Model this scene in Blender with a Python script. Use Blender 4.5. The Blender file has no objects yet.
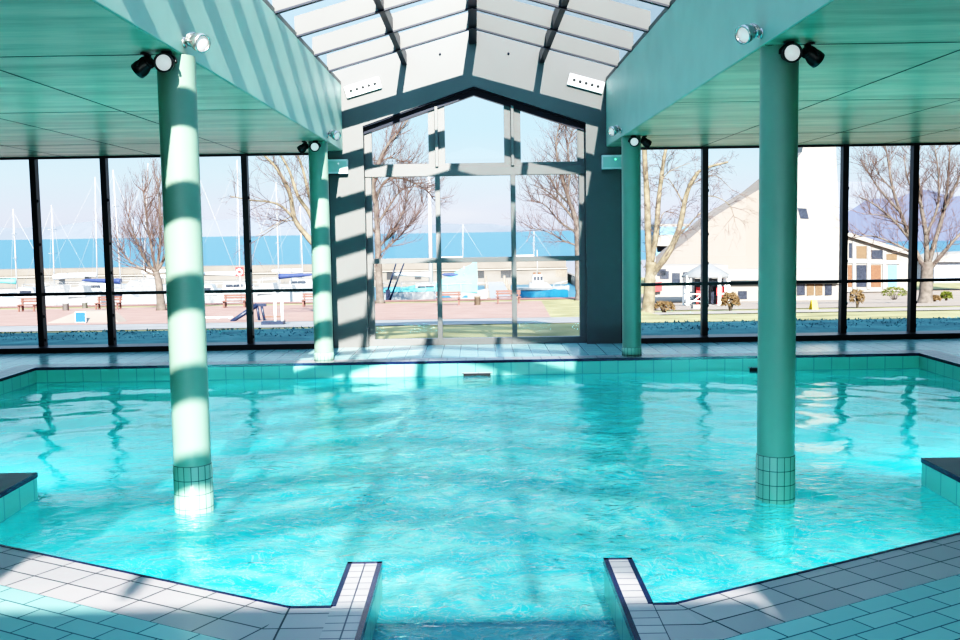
import bpy, math, random
import numpy as np
from mathutils import Vector, Matrix

rnd = random.Random(7)
COL = bpy.context.scene.collection
SC = bpy.context.scene

# ------------------------------------------------------------------ camera
F_PX = 1020.0
CAM = Vector((0, 0, 1.7))
ROLL = 0.0160
YAW = math.atan(2.6 / F_PX)
PITCH = math.atan(89.0 / F_PX)
fwd = Vector((math.sin(YAW) * math.cos(PITCH), math.cos(YAW) * math.cos(PITCH), -math.sin(PITCH)))
r0 = fwd.cross(Vector((0, 0, 1))).normalized()
u0 = r0.cross(fwd).normalized()
R_ = r0 * math.cos(ROLL) - u0 * math.sin(ROLL)
U_ = u0 * math.cos(ROLL) + r0 * math.sin(ROLL)


def at(px, py, Y):
    """world point at depth Y that the survey of the photograph puts at px,py"""
    d = fwd * F_PX + R_ * (px - 480.0) - U_ * (py - 320.0)
    return CAM + d * (Y / d.y)


cam_d = bpy.data.cameras.new('camera')
cam_d.sensor_width = 36.0
cam_d.lens = 36.0 * F_PX / 960.0
cam_d.clip_end = 20000
cam_o = bpy.data.objects.new('camera', cam_d)
m = Matrix.Identity(4)
for i in range(3):
    m[i][0] = R_[i]; m[i][1] = U_[i]; m[i][2] = -fwd[i]; m[i][3] = CAM[i]
cam_o.matrix_world = m
COL.objects.link(cam_o)
SC.camera = cam_o

# ------------------------------------------------------------------ materials
def new_mat(name):
    mt = bpy.data.materials.new(name); mt.use_nodes = True
    nt = mt.node_tree
    return mt, nt, nt.nodes['Principled BSDF']


def plain(name, col, rough=.5, metal=0., var=.08, scale=6., spec=.5, bump=0., emis=None):
    mt, nt, p = new_mat(name)
    p.inputs['Roughness'].default_value = rough
    p.inputs['Metallic'].default_value = metal
    p.inputs['Specular IOR Level'].default_value = spec
    tc = nt.nodes.new('ShaderNodeTexCoord')
    nz = nt.nodes.new('ShaderNodeTexNoise'); nz.inputs['Scale'].default_value = scale; nz.inputs['Detail'].default_value = 5
    nt.links.new(tc.outputs['Object'], nz.inputs['Vector'])
    rp = nt.nodes.new('ShaderNodeValToRGB')
    rp.color_ramp.elements[0].position = .3; rp.color_ramp.elements[1].position = .7
    rp.color_ramp.elements[0].color = tuple(c * (1 - var) for c in col) + (1,)
    rp.color_ramp.elements[1].color = tuple(min(1, c * (1 + var)) for c in col) + (1,)
    nt.links.new(nz.outputs['Fac'], rp.inputs['Fac'])
    nt.links.new(rp.outputs['Color'], p.inputs['Base Color'])
    if bump:
        b = nt.nodes.new('ShaderNodeBump'); b.inputs['Strength'].default_value = bump; b.inputs['Distance'].default_value = .02
        nt.links.new(nz.outputs['Fac'], b.inputs['Height']); nt.links.new(b.outputs['Normal'], p.inputs['Normal'])
    if emis:
        p.inputs['Emission Color'].default_value = tuple(emis[:3]) + (1,)
        p.inputs['Emission Strength'].default_value = emis[3]
    return mt


def tiles(name, c1, c2, grout, w, h, mortar=.006, rough=.25, offset=0., bump=.3, spec=.5):
    mt, nt, p = new_mat(name)
    p.inputs['Roughness'].default_value = rough
    p.inputs['Specular IOR Level'].default_value = spec
    uv = nt.nodes.new('ShaderNodeUVMap'); uv.uv_map = 'uv'
    br = nt.nodes.new('ShaderNodeTexBrick')
    br.offset = offset; br.squash = 1.0
    br.inputs['Scale'].default_value = 1.0
    br.inputs['Brick Width'].default_value = w; br.inputs['Row Height'].default_value = h
    br.inputs['Mortar Size'].default_value = mortar; br.inputs['Mortar Smooth'].default_value = .1
    br.inputs['Color1'].default_value = tuple(c1) + (1,); br.inputs['Color2'].default_value = tuple(c2) + (1,)
    br.inputs['Mortar'].default_value = tuple(grout) + (1,)
    nt.links.new(uv.outputs['UV'], br.inputs['Vector'])
    nt.links.new(br.outputs['Color'], p.inputs['Base Color'])
    b = nt.nodes.new('ShaderNodeBump'); b.invert = True
    b.inputs['Strength'].default_value = bump; b.inputs['Distance'].default_value = .004
    nt.links.new(br.outputs['Fac'], b.inputs['Height']); nt.links.new(b.outputs['Normal'], p.inputs['Normal'])
    return mt


def glass_mat(name, tint=(.97, .985, .99), refl=.06):
    mt = bpy.data.materials.new(name); mt.use_nodes = True
    nt = mt.node_tree; nt.nodes.clear()
    out = nt.nodes.new('ShaderNodeOutputMaterial')
    tr = nt.nodes.new('ShaderNodeBsdfTransparent'); tr.inputs['Color'].default_value = tuple(tint) + (1,)
    gl = nt.nodes.new('ShaderNodeBsdfGlossy'); gl.inputs['Roughness'].default_value = .01
    lw = nt.nodes.new('ShaderNodeLayerWeight'); lw.inputs['Blend'].default_value = .12
    mp = nt.nodes.new('ShaderNodeMath'); mp.operation = 'MULTIPLY_ADD'
    mp.inputs[1].default_value = .5; mp.inputs[2].default_value = refl * .4
    nt.links.new(lw.outputs['Fresnel'], mp.inputs[0])
    mx = nt.nodes.new('ShaderNodeMixShader')
    nt.links.new(mp.outputs[0], mx.inputs['Fac']); nt.links.new(tr.outputs[0], mx.inputs[1]); nt.links.new(gl.outputs[0], mx.inputs[2])
    nt.links.new(mx.outputs[0], out.inputs['Surface'])
    return mt


M = {}
M['mint'] = plain('mint_paint', (.40, .585, .505), rough=.45, var=.04, scale=3)
M['mint_col'] = plain('mint_column_paint', (.245, .345, .275), rough=.35, var=.03, scale=4)
M['grey_wall'] = plain('grey_metal_cladding', (.145, .142, .138), rough=.5, var=.03, scale=2)
M['rafter'] = plain('rafter_grey', (.135, .131, .124), rough=.5, var=.03, scale=2)
M['navy'] = plain('navy_steel', (.010, .014, .030), rough=.35, var=.1, spec=.4)
M['frame_dark'] = plain('dark_window_frame', (.008, .008, .014), rough=.35, var=.1, spec=.4)
M['frame_grey'] = plain('grey_window_frame', (.165, .16, .155), rough=.45, var=.03)
M['white_plastic'] = plain('white_plastic', (.8, .8, .78), rough=.4, var=.02)
M['black'] = plain('black_metal', (.006, .006, .007), rough=.35, var=.1)
M['silver'] = plain('silver_metal', (.55, .53, .50), rough=.25, metal=.9, var=.05)
M['lens'] = plain('lamp_lens', (.6, .6, .6), rough=.3, var=.01, emis=(1, 1, 1, .30))
M['hole'] = plain('dark_hole', (.01, .01, .012), rough=.6)
M['green_lamp'] = plain('green_indicator', (.1, .8, .4), rough=.3, var=0.01, emis=(.15, 1, .5, 1.6))
M['sign_box'] = plain('pale_sign_face', (.50, .62, .56), rough=.35, var=.03)
M['glass'] = glass_mat('window_glass')
M['roof_glass'] = glass_mat('roof_glass', (.93, .95, .96))
M['tile_wall'] = tiles('mint_wall_tile', (.42, .74, .62), (.36, .70, .58), (.05, .14, .13), .235, .10, .005, rough=.15)
M['tile_pool'] = tiles('pool_tile', (.27, .63, .55), (.24, .60, .52), (.14, .40, .40), .235, .20, .006, rough=.25)
M['tile_col'] = tiles('column_mosaic', (.33, .52, .41), (.30, .49, .39), (.07, .13, .12), .05, .10, .0028, rough=.25)
M['tile_deck'] = tiles('teal_deck_tile', (.30, .53, .52), (.26, .48, .48), (.05, .13, .15), .25, .125, .0045, rough=.25, offset=.5)
M['tile_far'] = tiles('far_deck_tile', (.38, .60, .61), (.34, .57, .58), (.10, .19, .22), .25, .25, .005, rough=.22)
M['tile_coping'] = tiles('grey_coping_tile', (.43, .395, .405), (.375, .345, .36), (.03, .03, .04), .25, .17, .005, rough=.3)
M['tile_stub'] = tiles('white_stub_tile', (.45, .425, .43), (.40, .38, .39), (.05, .05, .08), .2, .085, .004, rough=.3)
M['nosing'] = plain('navy_nosing_tile', (.010, .014, .055), rough=.2, var=.2, scale=8)
M['dark_stone'] = plain('dark_stone_top', (.045, .04, .036), rough=.35, var=.35, scale=5)

# ceiling : stained greenish board-marked concrete, satin
def ceiling_mat():
    mt, nt, p = new_mat('stained_concrete')
    p.inputs['Roughness'].default_value = .34
    p.inputs['Specular IOR Level'].default_value = .45
    tc = nt.nodes.new('ShaderNodeTexCoord')
    mp = nt.nodes.new('ShaderNodeMapping'); mp.inputs['Scale'].default_value = (.5, 3.2, 1)
    nt.links.new(tc.outputs['Object'], mp.inputs['Vector'])
    n1 = nt.nodes.new('ShaderNodeTexNoise'); n1.inputs['Scale'].default_value = 1.3; n1.inputs['Detail'].default_value = 7; n1.inputs['Roughness'].default_value = .62
    nt.links.new(mp.outputs[0], n1.inputs['Vector'])
    rp = nt.nodes.new('ShaderNodeValToRGB'); e = rp.color_ramp.elements
    e[0].position = .36; e[0].color = (.225, .325, .22, 1)
    e[1].position = .66; e[1].color = (.60, .65, .49, 1)
    x = rp.color_ramp.elements.new(.5); x.color = (.40, .51, .375, 1)
    nt.links.new(n1.outputs['Fac'], rp.inputs['Fac'])
    n2 = nt.nodes.new('ShaderNodeTexNoise'); n2.inputs['Scale'].default_value = .5; n2.inputs['Detail'].default_value = 4
    nt.links.new(mp.outputs[0], n2.inputs['Vector'])
    mix = nt.nodes.new('ShaderNodeMixRGB'); mix.inputs['Color2'].default_value = (.56, .48, .37, 1)
    r2 = nt.nodes.new('ShaderNodeMapRange'); r2.inputs[1].default_value = .45; r2.inputs[2].default_value = .75; r2.inputs[4].default_value = .55
    nt.links.new(n2.outputs['Fac'], r2.inputs[0]); nt.links.new(r2.outputs[0], mix.inputs['Fac'])
    nt.links.new(rp.outputs['Color'], mix.inputs['Color1']); nt.links.new(mix.outputs[0], p.inputs['Base Color'])
    b = nt.nodes.new('ShaderNodeBump'); b.inputs['Strength'].default_value = .12; b.inputs['Distance'].default_value = .03
    nt.links.new(n1.outputs['Fac'], b.inputs['Height']); nt.links.new(b.outputs['Normal'], p.inputs['Normal'])
    return mt
M['ceiling'] = ceiling_mat()


def water_mat():
    mt = bpy.data.materials.new('pool_water'); mt.use_nodes = True
    nt = mt.node_tree; nt.nodes.clear()
    N = nt.nodes.new; L = nt.links.new
    out = N('ShaderNodeOutputMaterial')
    tc = N('ShaderNodeTexCoord')
    # fine ripples
    mp = N('ShaderNodeMapping'); mp.inputs['Scale'].default_value = (1, 1.5, 1)
    L(tc.outputs['Object'], mp.inputs['Vector'])
    n1 = N('ShaderNodeTexNoise'); n1.inputs['Scale'].default_value = 7; n1.inputs['Detail'].default_value = 4; n1.inputs['Distortion'].default_value = .8
    L(mp.outputs[0], n1.inputs['Vector'])
    att = N('ShaderNodeAttribute'); att.attribute_name = 'churn'
    bs = N('ShaderNodeMath'); bs.operation = 'MULTIPLY_ADD'; bs.inputs[1].default_value = .55; bs.inputs[2].default_value = .03
    L(att.outputs['Fac'], bs.inputs[0])
    bp = N('ShaderNodeBump'); bp.inputs['Distance'].default_value = .06
    L(bs.outputs[0], bp.inputs['Strength']); L(n1.outputs['Fac'], bp.inputs['Height'])
    # scattering body colour with aerated paler swirls where the jets stir it
    n2 = N('ShaderNodeTexNoise'); n2.inputs['Scale'].default_value = 1.6; n2.inputs['Detail'].default_value = 6; n2.inputs['Distortion'].default_value = 2.2
    L(tc.outputs['Object'], n2.inputs['Vector'])
    f1 = N('ShaderNodeMapRange'); f1.inputs[1].default_value = .42; f1.inputs[2].default_value = .75
    L(n2.outputs['Fac'], f1.inputs[0])
    f2 = N('ShaderNodeMath'); f2.operation = 'MULTIPLY'
    L(f1.outputs[0], f2.inputs[0]); L(att.outputs['Fac'], f2.inputs[1])
    cm = N('ShaderNodeMixRGB'); cm.inputs['Color1'].default_value = (.03, .60, .76, 1); cm.inputs['Color2'].default_value = (.45, .95, .90, 1)
    L(f2.outputs[0], cm.inputs['Fac'])
    # thin foam threads
    n3 = N('ShaderNodeTexNoise'); n3.inputs['Scale'].default_value = 3.2; n3.inputs['Detail'].default_value = 8; n3.inputs['Distortion'].default_value = 3.5; n3.inputs['Roughness'].default_value = .65
    L(tc.outputs['Object'], n3.inputs['Vector'])
    a1 = N('ShaderNodeMath'); a1.operation = 'SUBTRACT'; a1.inputs[1].default_value = .5; L(n3.outputs['Fac'], a1.inputs[0])
    a2 = N('ShaderNodeMath'); a2.operation = 'ABSOLUTE'; L(a1.outputs[0], a2.inputs[0])
    a3 = N('ShaderNodeMapRange'); a3.inputs[1].default_value = 0; a3.inputs[2].default_value = .018; a3.inputs[3].default_value = .85; a3.inputs[4].default_value = 0
    L(a2.outputs[0], a3.inputs[0])
    a4 = N('ShaderNodeMath'); a4.operation = 'MULTIPLY'; L(a3.outputs[0], a4.inputs[0]); L(att.outputs['Fac'], a4.inputs[1])
    cf = N('ShaderNodeMixRGB'); cf.inputs['Color2'].default_value = (.75, .88, .86, 1)
    L(a4.outputs[0], cf.inputs['Fac']); L(cm.outputs[0], cf.inputs['Color1'])
    df = N('ShaderNodeBsdfDiffuse'); L(cf.outputs[0], df.inputs['Color'])
    tl = N('ShaderNodeBsdfTranslucent'); L(cf.outputs[0], tl.inputs['Color'])
    sc_ = N('ShaderNodeMixShader'); sc_.inputs['Fac'].default_value = .56
    L(df.outputs[0], sc_.inputs[1]); L(tl.outputs[0], sc_.inputs[2])
    tr = N('ShaderNodeBsdfTransparent'); tr.inputs['Color'].default_value = (.30, .90, .95, 1)
    body = N('ShaderNodeMixShader'); body.inputs['Fac'].default_value = .55
    L(tr.outputs[0], body.inputs[1]); L(sc_.outputs[0], body.inputs[2])
    gl = N('ShaderNodeBsdfGlossy'); gl.inputs['Roughness'].default_value = .015
    L(bp.outputs[0], gl.inputs['Normal'])
    fr = N('ShaderNodeFresnel'); fr.inputs['IOR'].default_value = 1.35; L(bp.outputs[0], fr.inputs['Normal'])
    fm = N('ShaderNodeMath'); fm.operation = 'MULTIPLY'; fm.inputs[1].default_value = 1.25; fm.use_clamp = True; L(fr.outputs[0], fm.inputs[0])
    mx = N('ShaderNodeMixShader')
    L(fm.outputs[0], mx.inputs['Fac']); L(body.outputs[0], mx.inputs[1]); L(gl.outputs[0], mx.inputs[2])
    L(mx.outputs[0], out.inputs['Surface'])
    return mt
M['water'] = water_mat()

# ------------------------------------------------------------------ mesh builder
class MB:
    def __init__(s):
        s.v = []; s.f = []; s.uv = []; s.smooth = []

    def poly(s, pts, uv=None, smooth=False):
        b = len(s.v); s.v.extend(tuple(p) for p in pts)
        s.f.append(tuple(range(b, b + len(pts)))); s.uv.append(uv); s.smooth.append(smooth)

    def box(s, lo, hi, mat=None):
        x0, y0, z0 = lo; x1, y1, z1 = hi
        P = [Vector(p) for p in ((x0, y0, z0), (x1, y0, z0), (x1, y1, z0), (x0, y1, z0), (x0, y0, z1), (x1, y0, z1), (x1, y1, z1), (x0, y1, z1))]
        if mat is not None: P = [mat @ p for p in P]
        b = len(s.v); s.v.extend(tuple(p) for p in P)
        for q in ((0, 3, 2, 1), (4, 5, 6, 7), (0, 1, 5, 4), (1, 2, 6, 5), (2, 3, 7, 6), (3, 0, 4, 7)):
            s.f.append(tuple(b + i for i in q)); s.uv.append(None); s.smooth.append(False)

    def prism(s, pts, vec, caps=True):
        """closed polygon pts extruded by vec"""
        vec = Vector(vec); n = len(pts); b = len(s.v)
        s.v.extend(tuple(p) for p in pts); s.v.extend(tuple(Vector(p) + vec) for p in pts)
        if caps:
            s.f.append(tuple(range(b, b + n))); s.f.append(tuple(range(b + 2 * n - 1, b + n - 1, -1)))
            s.uv += [None] * 2; s.smooth += [False] * 2
        for i in range(n):
            j = (i + 1) % n
            s.f.append((b + j, b + i, b + n + i, b + n + j)); s.uv.append(None); s.smooth.append(False)

    def tube(s, path, radii, n=8, caps=True):
        path = [Vector(p) for p in path]
        if not isinstance(radii, (list, tuple)): radii = [radii] * len(path)
        b = len(s.v); up = None
        for i, p in enumerate(path):
            d = path[min(i + 1, len(path) - 1)] - path[max(i - 1, 0)]
            if d.length < 1e-9: d = Vector((0, 0, 1))
            d.normalize()
            if up is None:
                up = d.orthogonal().normalized()
            else:
                up = (up - d * up.dot(d))
                up = up.normalized() if up.length > 1e-6 else d.orthogonal().normalized()
            w = d.cross(up)
            for k in range(n):
                a = 2 * math.pi * k / n
                s.v.append(tuple(p + (up * math.cos(a) + w * math.sin(a)) * radii[i]))
        for i in range(len(path) - 1):
            for k in range(n):
                k2 = (k + 1) % n
                s.f.append((b + i * n + k, b + i * n + k2, b + (i + 1) * n + k2, b + (i + 1) * n + k)); s.uv.append(None); s.smooth.append(True)
        if caps:
            s.f.append(tuple(b + k for k in range(n - 1, -1, -1))); s.f.append(tuple(b + (len(path) - 1) * n + k for k in range(n)))
            s.uv += [None] * 2; s.smooth += [False] * 2

    def lathe(s, prof, mat=None, n=24, uvr=None, cap0=False, cap1=False):
        """profile (r,z) around local z"""
        mat = mat or Matrix.Identity(4); b = len(s.v)
        for r, z in prof:
            for k in range(n):
                a = 2 * math.pi * k / n
                s.v.append(tuple(mat @ Vector((r * math.cos(a), r * math.sin(a), z))))
        for i in range(len(prof) - 1):
            for k in range(n):
                k2 = (k + 1) % n
                s.f.append((b + i * n + k, b + i * n + k2, b + (i + 1) * n + k2, b + (i + 1) * n + k))
                if uvr:
                    c = 2 * math.pi * uvr / n
                    s.uv.append([(k * c, prof[i][1]), ((k + 1) * c, prof[i][1]), ((k + 1) * c, prof[i + 1][1]), (k * c, prof[i + 1][1])])
                else: s.uv.append(None)
                s.smooth.append(True)
        if cap0: s.f.append(tuple(b + k for k in range(n - 1, -1, -1))); s.uv.append(None); s.smooth.append(False)
        if cap1: s.f.append(tuple(b + (len(prof) - 1) * n + k for k in range(n))); s.uv.append(None); s.smooth.append(False)

    def build(s, name, mat, parent=None, bevel=0., loc=None):
        me = bpy.data.meshes.new(name)
        me.from_pydata(s.v, [], s.f)
        me.validate() if False else None
        me.update()
        ul = me.uv_layers.new(name='uv')
        data = np.zeros((len(me.loops), 2), dtype=np.float32)
        for pi, p in enumerate(me.polygons):
            u = s.uv[pi]
            if u is not None:
                for k, li in enumerate(p.loop_indices): data[li] = u[k]
            else:
                nx, ny, nz = (abs(c) for c in p.normal)
                for li in p.loop_indices:
                    co = me.vertices[me.loops[li].vertex_index].co
                    data[li] = (co.x, co.y) if nz >= nx and nz >= ny else ((co.y, co.z) if nx > ny else (co.x, co.z))
        ul.data.foreach_set('uv', data.ravel())
        me.polygons.foreach_set('use_smooth', s.smooth)
        me.materials.append(mat)
        o = bpy.data.objects.new(name, me); COL.objects.link(o)
        if parent is not None: o.parent = parent
        if loc is not None: o.location = loc
        if bevel:
            bv = o.modifiers.new('bevel', 'BEVEL'); bv.width = bevel; bv.segments = 2; bv.limit_method = 'ANGLE'
        return o


def tag(o, label=None, cat=None, group=None, kind=None):
    if label: o['label'] = label
    if cat: o['category'] = cat
    if group: o['group'] = group
    if kind: o['kind'] = kind
    return o


def empty(name, loc=(0, 0, 0), rz=0.):
    o = bpy.data.objects.new(name, None); COL.objects.link(o)
    o.location = loc; o.rotation_euler = (0, 0, rz); o.empty_display_size = .2
    return o


def copy_tree(o, parent=None):
    c = o.copy(); COL.objects.link(c); c.parent = parent
    for ch in list(o.children): copy_tree(ch, c)
    return c


def struct(o, label=None):
    return tag(o, label, None, None, 'structure')


def boxobj(name, lo, hi, mat, parent=None, bevel=0.):
    mb = MB(); mb.box(lo, hi); return mb.build(name, mat, parent, bevel)


def orient(loc, zdir, up=Vector((0, 0, 1))):
    z = Vector(zdir).normalized()
    x = up.cross(z)
    if x.length < 1e-5: x = Vector((1, 0, 0))
    x.normalize(); y = z.cross(x)
    mt = Matrix.Identity(4)
    for i in range(3): mt[i][0] = x[i]; mt[i][1] = y[i]; mt[i][2] = z[i]; mt[i][3] = loc[i]
    return mt

# ------------------------------------------------------------------ dimensions
XB = 1.93                 # inner face of the edge beams
ZC = 2.90                 # soffit
ZB = 3.85                 # beam top
YW = 15.40                # window wall
YG = 15.10                # gable wall face
YGW = 15.30               # gable window
YPOOL = 13.34             # far pool edge
ROOF0 = -3.1              # glass roof starts
WZ = -0.20                # water level
RS = 0.28                 # roof slope
XC = 2.065                # columns
YF, YBK = 7.0, 13.60

# ------------------------------------------------------------------ ceiling, beams, roof
def ceiling_slab(sgn, label):
    mb = MB()
    x0, x1 = sorted((sgn * (XB + .012), sgn * 10.5))
    mb.box((x0, -9, ZC), (x1, YW + .25, ZC + .16))
    o = mb.build('ceiling', M['ceiling']); struct(o, label)
    g = MB()                                    # formwork joints
    for y in (.4, 3.65, 6.9, 9.95, 13.4):
        g.box((x0, y - .006, ZC - .002), (x1, y + .006, ZC + .01))
    for xx in (3.38, 4.75, 6.1, 7.5):
        X = sgn * xx
        g.box((X - .006, -9, ZC - .002), (X + .006, YW, ZC + .01))
    g.build('ceiling_joint_lines', M['hole'], o)
    return o
ceiling_slab(-1, 'stained green concrete ceiling over the left side')
ceiling_slab(1, 'stained green concrete ceiling over the right side')
for sgn, lb in ((-1, 'left mint green roof edge beam crossed by sun stripes'), (1, 'right mint green roof edge beam in shade')):
    x0, x1 = sorted((sgn * XB, sgn * (XB + .30)))
    struct(boxobj('ceiling_beam', (x0, -9, ZC + .004), (x1, YG, ZB), M['mint'], bevel=.006), lb)
M['side_wall'] = plain('dull_green_wall', (.06, .09, .08), rough=.6, var=.05)
struct(boxobj('wall_left', (-10.7, -9, -.3), (-10.5, YW, ZC), M['side_wall'])); struct(boxobj('wall_right', (10.5, -9, -.3), (10.7, YW, ZC), M['side_wall']))
# solid roof behind the viewer
struct(boxobj('ceiling_rear', (-XB, -9, ZB), (XB, ROOF0, ZB + .2), M['ceiling']))

def rz(x, base): return base - RS * abs(x)
sky_root = empty('ceiling_skylight', (0, 0, 0)); struct(sky_root, 'pitched glass roof with pale grey rafters')
ZR0, ZR1 = 4.395, 4.615
P_R = 1.22
ys = []
y = YG - P_R
while y > ROOF0:
    ys.append(y); y -= P_R
for y in ys:
    mb = MB()
    xe = XB + .02
    pts = [(-xe, y - .03, rz(xe, ZR0)), (0, y - .03, ZR0), (xe, y - .03, rz(xe, ZR0)), (xe, y - .03, rz(xe, ZR1)), (0, y - .03, ZR1), (-xe, y - .03, rz(xe, ZR1))]
    # two halves so that the faces stay convex
    mb.prism([pts[0], pts[1], pts[4], pts[5]], (0, .06, 0)); mb.prism([pts[1], pts[2], pts[3], pts[4]], (0, .06, 0))
    mb.build('rafter', M['rafter'], sky_root)
    e = MB()                                    # dark strip painting the shade on the rafter's lower edge
    for a, b in ((-1, 0), (0, 1)):
        xa, xb = a * xe, b * xe
        e.prism([(xa, y - .033, rz(xa, ZR0) - .008), (xb, y - .033, rz(xb, ZR0) - .008), (xb, y - .033, rz(xb, ZR0) + .012), (xa, y - .033, rz(xa, ZR0) + .012)], (0, .066, 0))
    e.build('rafter_edge_shade', M['navy'], sky_root)
for xp in (-1.0, 0.0, 1.0):
    mb = MB(); w = .035 if xp else .055
    mb.box((xp - w, ROOF0, rz(xp, ZR0) + .01), (xp + w, YG, rz(xp, ZR0) + .17 + (0.01 if xp == 0 else 0)))
    mb.build('purlin', M['navy'], sky_root)
for sgn in (-1, 1):
    mb = MB(); xe = XB + .25
    mb.poly([(0, ROOF0, ZR1 + .01), (sgn * xe, ROOF0, rz(xe, ZR1 + .01)), (sgn * xe, YG + .5, rz(xe, ZR1 + .01)), (0, YG + .5, ZR1 + .01)])
    mb.build('glazing_pane', M['roof_glass'], sky_root)
    # pale flashing along the beam top that carries the rafter feet
    boxobj('eaves_rail', (min(sgn * XB, sgn * (XB + .30)), ROOF0, ZB + .001), (max(sgn * XB, sgn * (XB + .30)), YG, ZB + .05), M['rafter'], sky_root)

# gable wall with its opening
gb = MB()
XO, XP = 1.63, 2.14
D = .45
zt = lambda x: rz(x, ZR1 - .005)
zo = lambda x: 3.80 - .335 * abs(x)
for s in (-1, 1):
    gb.prism([(s * XO, YG, -.35), (s * XP, YG, -.35), (s * XP, YG, zt(XP)), (s * XO, YG, zt(XO))][::s], (0, D, 0))
    gb.prism([(0, YG, zo(0)), (s * XO, YG, zo(XO)), (s * XO, YG, zt(XO)), (0, YG, zt(0))][::s], (0, D, 0))
gw = gb.build('wall_gable', M['grey_wall']); struct(gw, 'grey gable wall and piers around the tall central window')
# navy sheet painting the shade of the unlit soffit
ln = MB()
for s in (-1, 1):
    ln.prism([(0, YG + .02, zo(0) - .001), (s * XO, YG + .02, zo(XO) - .001), (s * XO, YG + .02, zo(XO) - .02), (0, YG + .02, zo(0) - .02)], (0, D - .04, 0))
ln.build('soffit_painted_shade', M['navy'], gw)
sd = MB()
for s in (-1, 1):                               # navy box painting the beam's shade beside each pier
    x0, x1 = sorted((s * (XP + .001), s * (XP + .05)))
    sd.box((x0, YG + .02, 0), (x1, YG + .44, ZC))
sd.build('pier_side_shade', M['navy'], gw)

# ------------------------------------------------------------------ windows
wn = [0]
def window(x0, x1, zt_=ZC, zb=0.0, y=YW, left_mull=True, lab=None):
    wn[0] += 1
    root = empty('window_%d' % wn[0], ((x0 + x1) / 2, y, 0)); struct(root, lab)
    h = (x1 - x0) / 2
    f = MB(); w = .042
    if left_mull: f.box((-h - w, -.06, zb), (-h + w, .07, zt_))
    f.box((-h, -.36, zb - .3), (h, .06, zb + .075))
    f.box((-h, -.03, .83), (h, .04, .875))
    f.box((-h, -.03, zt_ - .03), (h, .04, zt_))
    fr = f.build('window_frame', M['frame_dark'], root)
    g = MB(); g.poly([(-h, 0, zb), (h, 0, zb), (h, 0, zt_), (-h, 0, zt_)])
    g.build('window_pane', M['glass'], root)
    c = MB()
    for z in (.16, .52, 1.16, 1.6, 2.25):
        c.box((-h + w, -.035, z - .02), (-h + w + .018, -.01, z + .02))
    c.build('window_clip', M['frame_dark'], root)
    return root
mull = [2.39 + 1.05 * k for k in range(8)] + [10.48]
for k in range(8):
    window(-mull[k + 1], -mull[k]); 
    window(mull[k], mull[k + 1])
window(-mull[0], -XP - .05); window(XP + .05, mull[0], left_mull=False)
for s in (-1,):
    pass

# central gable window
gwn = empty('window_gable', (0, YGW, 0)); struct(gwn, 'tall pale framed gable window in three bays')
f = MB()
xm = .56; ZT0, ZT1 = 2.52, 2.655
for s in (-1, 1):
    x0, x1 = sorted((s * (XO - .09), s * XO)); f.box((x0, -.05, 0), (x1, .05, zo(XO) - .05))       # jambs
    x0, x1 = sorted((s * (xm - .036), s * (xm + .036))); f.box((x0, -.07, 0), (x1, .05, ZT0))      # lower mullions
    f.prism([(s * xm - .022, -.11, ZT1), (s * xm + .022, -.11, ZT1), (s * xm + .022, -.11, zo(xm) - .08), (s * xm - .022, -.11, zo(xm) - .08)], (0, .16, 0))
f.box((-XO, -.06, 0), (XO, .05, .10)); f.box((-XO, -.056, 1.235), (XO, .045, 1.31)); f.box((-XO, -.07, ZT0), (XO, .05, ZT1))
f.build('window_frame', M['frame_grey'], gwn, bevel=.004)
head = MB()
for s in (-1, 1):
    head.prism([(0, -.08, zo(0)), (s * XO, -.08, zo(XO)), (s * XO, -.08, zo(XO) - .11), (0, -.08, zo(0) - .11)], (0, .13, 0))
head.build('window_head', M['navy'], gwn)
for a, b in ((-XO + .09, -xm - .022), (-xm + .022, xm - .022), (xm + .022, XO - .09)):   # upper casements
    c = MB(); ht = .10; wl = wr = .10
    if a < -1: wl = .02
    if b > 1: wr = .02
    c.box((a, -.045, ZT1), (b, .045, ZT1 + .05))
    c.prism([(a, -.045, ZT1 + .05), (a + wl, -.045, ZT1 + .05), (a + wl, -.045, zo(a + wl) - ht), (a, -.045, zo(a) - ht)], (0, .09, 0))
    c.prism([(b - wr, -.045, ZT1 + .05), (b, -.045, ZT1 + .05), (b, -.045, zo(b) - ht), (b - wr, -.045, zo(b - wr) - ht)], (0, .09, 0))
    c.build('casement_frame', M['frame_grey'], gwn)
    g = MB()
    tp = [(b, .0, zo(b) - .05)] + ([(0, 0, zo(0) - .05)] if a < 0 < b else []) + [(a, .0, zo(a) - .05)]
    g.poly([(a, .0, ZT1 + .02), (b, .0, ZT1 + .02)] + tp); g.build('window_pane', M['glass'], gwn)
for a, b in ((-XO, -xm), (-xm, xm), (xm, XO)):
    for z0, z1 in ((.08, 1.25), (1.29, ZT0 + .02)):
        g = MB(); g.poly([(a, .01, z0), (b, .01, z0), (b, .01, z1), (a, .01, z1)]); g.build('window_pane', M['glass'], gwn)

# ------------------------------------------------------------------ pool : outline, deck, walls
DL = [(-3.22, 5.87), (-.879, 4.539), (-.688, 4.53)]        # left diagonal coping
DR = [(3.22, 5.81), (.882, 4.507), (.775, 4.507)]
SLx0, SLx1, SLy = -.688, -.517, 5.155                      # left stub wall
SRx0, SRx1, SRy = .636, .775, 5.15
YS = 7.30
POOL = [(-5.82, YPOOL), (-5.82, YS), (-3.22, YS), DL[0], DL[1], (SLx0, DL[1][1]), (SLx0, SLy), (SLx1, SLy), (SLx1, 2.4),
        (SRx0, 2.4), (SRx0, SRy), (SRx1, SRy), (SRx1, DR[1][1]), DR[1], DR[0], (3.22, YS), (5.82, YS), (5.82, YPOOL)]

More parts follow.
